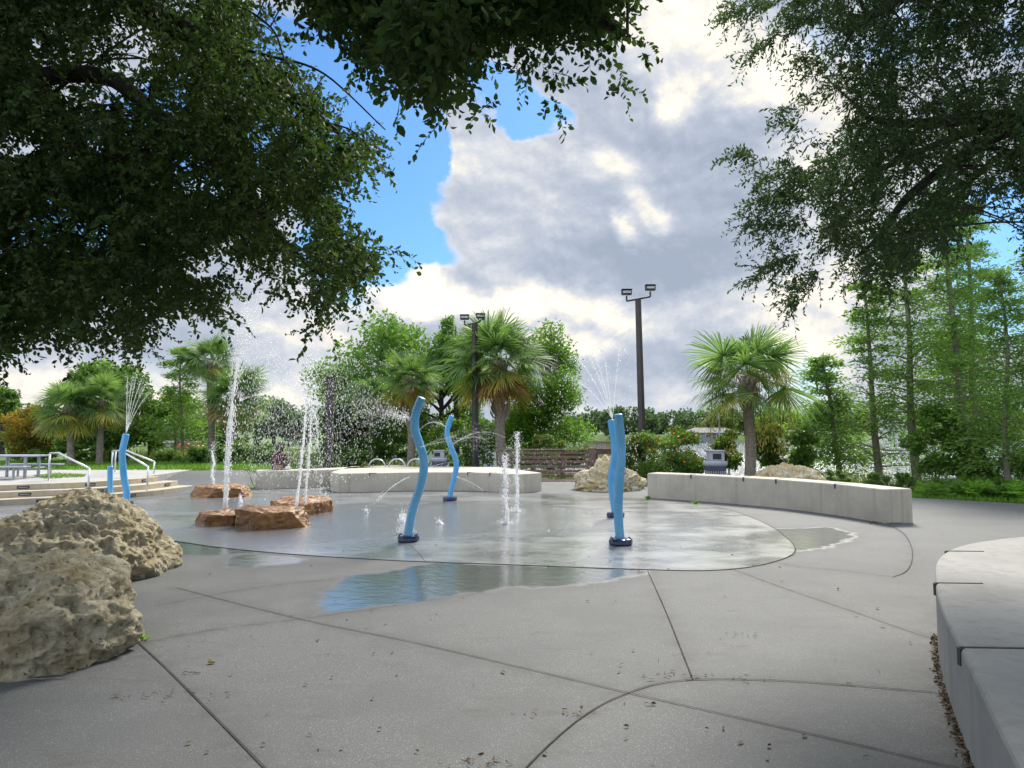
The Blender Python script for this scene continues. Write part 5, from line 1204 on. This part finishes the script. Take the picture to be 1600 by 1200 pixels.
palm('left one of the pair of yellowing palms behind the handrails', 107, 622, 52, 112, 25, .38, .115, 65, 30, 3, 12, .7, elmin=-.7)
palm('right one of the pair of yellowing palms behind the left tube', 160, 614, 50, 156, 25.5, .38, .115, 66, 30, 3, 10, .7, elmin=-.7)
palm('tall slim palm with a small high crown, left of the tallest jet', 331, 550, 48, 329, 29, .2, .14, 67, 26, 3, 1, .3, elmin=-.75)
palm('palm behind the tallest jet, seen through its spray', 366, 602, 60, 364, 28, .1, .14, 68, 36, 8, 2, .3, elmin=-.75)

# ---- bald cypresses
def cypress(label, bx, btop, by, Y0, zb, tr, wpx, h0, n, seed, K=46, ll=.115, topx=None, m='cypress', bare=.0, nm='bald_cypress', pad=.42, dens=1.4):
    n = int(n*dens); K = int(K*1.15); rng = np.random.default_rng(seed); b = D(bx, 700, Y0); b.z = zb; t_ = D(topx or bx, btop, Y0); H_ = t_.z-zb; W_ = wpx*Y0/F
    root = empty(nm, (b.x, Y0, zb), label, 'tree', 'cypresses by the lake'); P_ = spline([b, b.lerp(t_, .3)+Vector((.06*rng.normal(), 0, 0)), b.lerp(t_, .65)+Vector((.08*rng.normal(), 0, 0)), t_], 8); N = len(P_)
    MB().tube([b-Vector((0, 0, .3))]+P_, [tr*1.6]+[tr*(1.15 if i == 0 else .86-.7*i/N) for i in range(N)], 12).build('trunk', M['cybark'], root, True)
    mb = MB(); QP = []; QA = []; per = n//K
    for k in range(K):
        u = h0+(1-h0)*((k+rng.random())/K); p = P_[min(N-1, int(u*(N-1)))]; a = k*2.39996+rng.normal()*.4; L = W_*(1.05-(u-h0)/(1-h0)*.78)*(.55+.55*rng.random())
        o_ = Vector((math.cos(a), math.sin(a), 0)); up = .10+.55*rng.random()-.25*(1-u)
        pts = [p, p+o_*L*.4+Vector((0, 0, L*up*.7)), p+o_*L*.75+Vector((0, 0, L*up*.8)), p+o_*L+Vector((0, 0, L*(up-.16)))]; S_ = spline(pts, 4); mb.tube(S_, list(np.linspace(max(.012, tr*.20), .004, len(S_))), 5, False)
        if rng.random() < bare*(1-u)*2: continue
        A_ = np.array(S_); f = (.25+.75*rng.random(per)**.8)*(len(A_)-1.001); i = f.astype(int); fr = (f-i)[:, None]; Q = A_[i]*(1-fr)+A_[i+1]*fr
        lat = rng.normal(size=(per, 3))*np.array([1, 1, .38])*pad*min(1, L)*(.5+.5*(f/len(A_)))[:, None]; QP.append(Q+lat-np.array([0, 0, .05])); QA.append(unit(lat*1.2+np.array(o_)*.3+rng.normal(size=(per, 3))*np.array([.25, .25, .18])-np.array([0, 0, .05])))
        for j in range(3):
            s0 = S_[rng.integers(4, len(S_)-2)]; sd_ = Vector((-o_.y, o_.x, 0))*(1 if j % 2 else -1); mb.tube([s0, s0+(o_*.5+sd_*.6)*L*.28], [.007, .003], 4, False)
    P = np.concatenate(QP); A = np.concatenate(QA); s_ = ll*(.6+.8*rng.random(len(P))); V, q_ = diam(P, A, s_, s_*.34, rng); npmesh('crown', V, q_, M[m], root); mb.build('limbs', M['cybark'], root, True)
cypress('slim young cypress just right of the right palm, the leftmost of the lakeside row', 1313, 560, 740, 24, -.1, .12, 58, .12, 6500, 71, 44, .13, 1284, bare=.2, dens=1.9)
cypress('cypress with bare lower twigs framing the lake fountain plume', 1374, 440, 740, 23, -.1, .15, 62, .16, 7000, 72, 50, .13, 1350, bare=.45, dens=1.8)
cypress('tall cypress with a dark straight trunk rising into the oak leaves', 1432, 380, 740, 22, -.1, .17, 66, .30, 7000, 73, 46, .12, 1408)
cypress('tall leaning pale trunked cypress right of the dark trunked one', 1512, 300, 745, 20.5, -.1, .16, 70, .28, 8500, 74, 48, .12, 1468)
cypress('tall pale trunked cypress with high tufts near the right edge', 1528, 320, 745, 21.5, -.1, .15, 66, .22, 8500, 75, 48, .12, 1508)
cypress('bushy layered cypress close to the right edge', 1573, 420, 745, 18.5, -.1, .10, 82, .18, 9000, 76, 52, .10, 1560)
cypress('dense dark cypress behind the pale trunks', 1498, 520, 745, 25, -.2, .16, 80, .12, 6500, 77, 52, .13, 1492, 'cypressd')
cypress('cypress cut by the right edge of the view', 1640, 380, 745, 18, -.1, .14, 88, .15, 9000, 78, 50, .10, 1630)
cypress('thin feathery cypress between the left tube and the tall slim palm', 285, 540, 725, 29, .25, .09, 44, .12, 6000, 79, 40, .12, 283)
cypress('bright green low cypress left of the tall slim palm', 272, 620, 725, 31, .25, .09, 50, .55, 3600, 80, 30, .14, 275)

# ---- ferns, reeds, grass
def fern(px, py, Y0, s_, seed, label, m='lime', n=16):
    rng = np.random.default_rng(seed); c = np.array(D(px, py, Y0)); c[2] = -.03; QP = []; QA = []; QL = []
    for k in range(n):
        a = k*2.39996+rng.normal()*.2; e = .6+.8*rng.random(); L = s_*(.7+.5*rng.random()); u = np.linspace(.08, 1, 15)[:, None]
        o_ = np.array([math.cos(a), math.sin(a), 0]); sp_ = c+o_*L*u*math.cos(e)+np.array([0, 0, 1])*(L*u*math.sin(e)*1.1-L*.45*u*u); sd_ = np.array([-math.sin(a), math.cos(a), 0])
        for q_ in (-1, 1): QP.append(sp_); QA.append(unit(sd_*q_+o_*.5+np.array([0, 0, .15])+rng.normal(size=(15, 3))*.12)); QL.append(s_*.26*np.sin(np.clip(u[:, 0]*2.9, .25, 2.9)))
    V, q_ = leaves(np.concatenate(QP), np.concatenate(QA), np.concatenate(QL), .028, rng); tag(npmesh('fern', V, q_, M[m]), label, 'fern', 'ferns along the right path')
lab = ['lime green fern tuft right beside the end of the right seat wall', 'second fern tuft from the seat wall end along the path', 'fern tuft below the broad cypress foot shrub', 'fern tuft midway along the right path edge', 'fern tuft under the dark shrub near the right edge', 'fern tuft farther right, standing by the path', 'last fern tuft at the right edge of the view', 'small fern tuft set back behind the first one', 'small back row fern below the cypress trunks', 'small back row fern nearest the right edge']
for i, (px, Y0, s_) in enumerate([(1452, 17.9, .62), (1478, 17.5, .72), (1505, 17.6, .60), (1530, 17.2, .70), (1556, 17.0, .62), (1580, 16.9, .7), (1602, 16.6, .7), (1466, 19, .7), (1518, 18.8, .75), (1572, 18.5, .75)]):
    fern(px, 760, Y0, s_, 90+i, lab[i], 'lime' if i % 3 != 1 else 'broad', 20)
rng = np.random.default_rng(77); Bs = []
def blades(poly, n, h, w_, zf, hv=.5):
    p = np.array(poly); lo, hi = p.min(0), p.max(0); q_ = lo+rng.random((n*3, 2))*(hi-lo); q_ = q_[inpoly(q_[:, 0], q_[:, 1], poly)][:n]
    P = np.column_stack([q_, zf(q_[:, 0], q_[:, 1])-.01]); A = unit(rng.normal(size=(len(P), 3))*np.array([.45, .45, 0])+np.array([0, 0, 1.])); L = h*(1-hv+2*hv*rng.random(len(P))); return diam(P, A, L, w_, rng)
gz = lambda x, y: land(x, y)
Bs.append(blades([(-22, 22.4), (-10, 22.5), (-8, 23.1), (-6, 24), (-6, 27.5), (-22, 27.5)], 30000, .16, .03, gz))
Bs.append(blades([(-6, 23.9), (4.6, 23.9), (6, 20.5), (8, 19.2), (10, 17.5), (10, 24), (-6, 28)], 15000, .16, .03, gz))
Bs.append(blades([tuple(G(1425, 778)[:2]), tuple(G(1500, 781.5)[:2]), tuple(G(1640, 788)[:2]), (17, 18), (16, 21), (9, 21)], 26000, .13, .022, gz))
V, q_ = merge(Bs); tag(npmesh('grass', V, q_, M['grass']), 'short bright green grass along the back edge of the paving', 'grass', kind='stuff')
V, q_ = blades([tuple(G(50, 744, DZ)[:2]), tuple(G(70, 749, DZ)[:2]), tuple(G(130, 746, DZ)[:2]), tuple(G(135, 742, DZ)[:2]), tuple(G(90, 740, DZ)[:2])], 1500, .05, .02, lambda x, y: 0*x+DZ); tag(npmesh('weed_patch', V, q_, M['grass']), 'low green weeds growing in the terrace beside the handrail', 'weeds', kind='stuff')
Bs = [blades([(8.5, 19.5), (16, 19), (19, 24), (9, 25.5)], 5200, .55, .018, gz, .45), blades([(-16, 27), (-4, 28), (-3, 32), (-18, 34)], 3000, .5, .03, gz, .5), blades([(13, 17.6), (16, 17.8), (16, 20), (12, 19.5)], 1500, .5, .02, gz)]
V, q_ = merge(Bs); tag(npmesh('reeds', V, q_, M['reed']), 'pale upright reeds and weeds at the water edge behind the bushes', 'reeds', kind='stuff')
for i, (px, py) in enumerate([(216, 1000), (1086, 783), (1155, 783), (1012, 775)]):
    c = np.array(G(px, py+ (4 if i else 0))); nb_ = 26 if i == 0 else 30; P = c+rng.normal(size=(nb_, 3))*np.array([.03, .015, 0]); A = unit(rng.normal(size=(nb_, 3))*.5+np.array([0, -.3, .9])); V, q_ = leaves(P, A, .07, .022, rng)
    tag(npmesh('weed', V, q_, M['lime']), ['tiny green weed at the foot of the near boulder', 'small weed at the foot of the right seat wall, nearest its left end', 'second small weed along the foot of the right seat wall', 'weed at the left end corner of the right seat wall'][i], 'weed', 'weeds in the paving cracks')

# ---- tree line beyond the lake: every crown a tree
rng = np.random.default_rng(5)
def fartree(px, top, Y0, wpx, zb, seed, lab, n=800, m='far', ry=None):
    r_ = np.random.default_rng(seed); t_ = D(px, top, Y0); R_ = wpx*Y0/F; hh = t_.z-zb; root = empty('far_tree', (t_.x, Y0, zb), lab, 'tree', 'trees across the lake')
    cz = zb+hh*.56; cl = clumpset(r_, (t_.x, Y0, cz), (R_, R_, hh*.44), 16, .15, (.34, .5)); P, A, s_, w_ = foliage(r_, cl, n, Y0*.0042, .75, 0, .8); V, q_ = diam(P, A, s_, w_, r_); npmesh('crown', V, q_, M[m], root)
    MB().tube([(t_.x, Y0, zb-.5), (t_.x, Y0, cz)], [R_*.08, R_*.05], 6).build('trunk', M['bark'], root)
fl = 'rounded green tree in the line of trees across the lake'
k = 0
for px in list(range(925, 1640, 21)):
    k += 1; fartree(px+rng.normal()*5, 645+rng.normal()*5-(6 if 1050 < px < 1230 else 0)-(5 if px > 1400 else 0), 215+rng.random()*25, 17+rng.random()*8, -.3, 200+k, fl, 900)
for px in list(range(-10, 925, 26)):
    k += 1; t_ = 648+rng.normal()*7-(22 if 400 < px < 520 else 0)-(6 if px < 120 else 0); fartree(px+rng.normal()*6, t_, 108+rng.random()*22, 22+rng.random()*9, -.8, 200+k, fl, 900)
for (px, t_, w_, s_) in [(428, 622, 24, 1), (452, 636, 20, 2), (405, 618, 26, 3), (475, 648, 20, 4), (1128, 640, 24, 5), (1086, 662, 14, 8), (1000, 640, 26, 6), (960, 634, 24, 7)]:
    fartree(px, t_, 100 if px < 600 else 205, w_, -.8, 400+s_, 'taller darker tree standing above the line across the lake', 1500, 'darktree' if s_ in (5,) else 'far')
p = D(1124, 690, 170); up_ = MB().tube([(p.x, 170, -1.0), (p.x, 170, CAMH+4.6)], [.14, .10], 8).tube([(p.x-1.1, 170, CAMH+4.0), (p.x+1.1, 170, CAMH+4.0)], .06, 6)
tag(up_.build('utility_pole', M['galv']), 'thin pale utility pole in front of the blue grey house across the lake', 'utility pole')
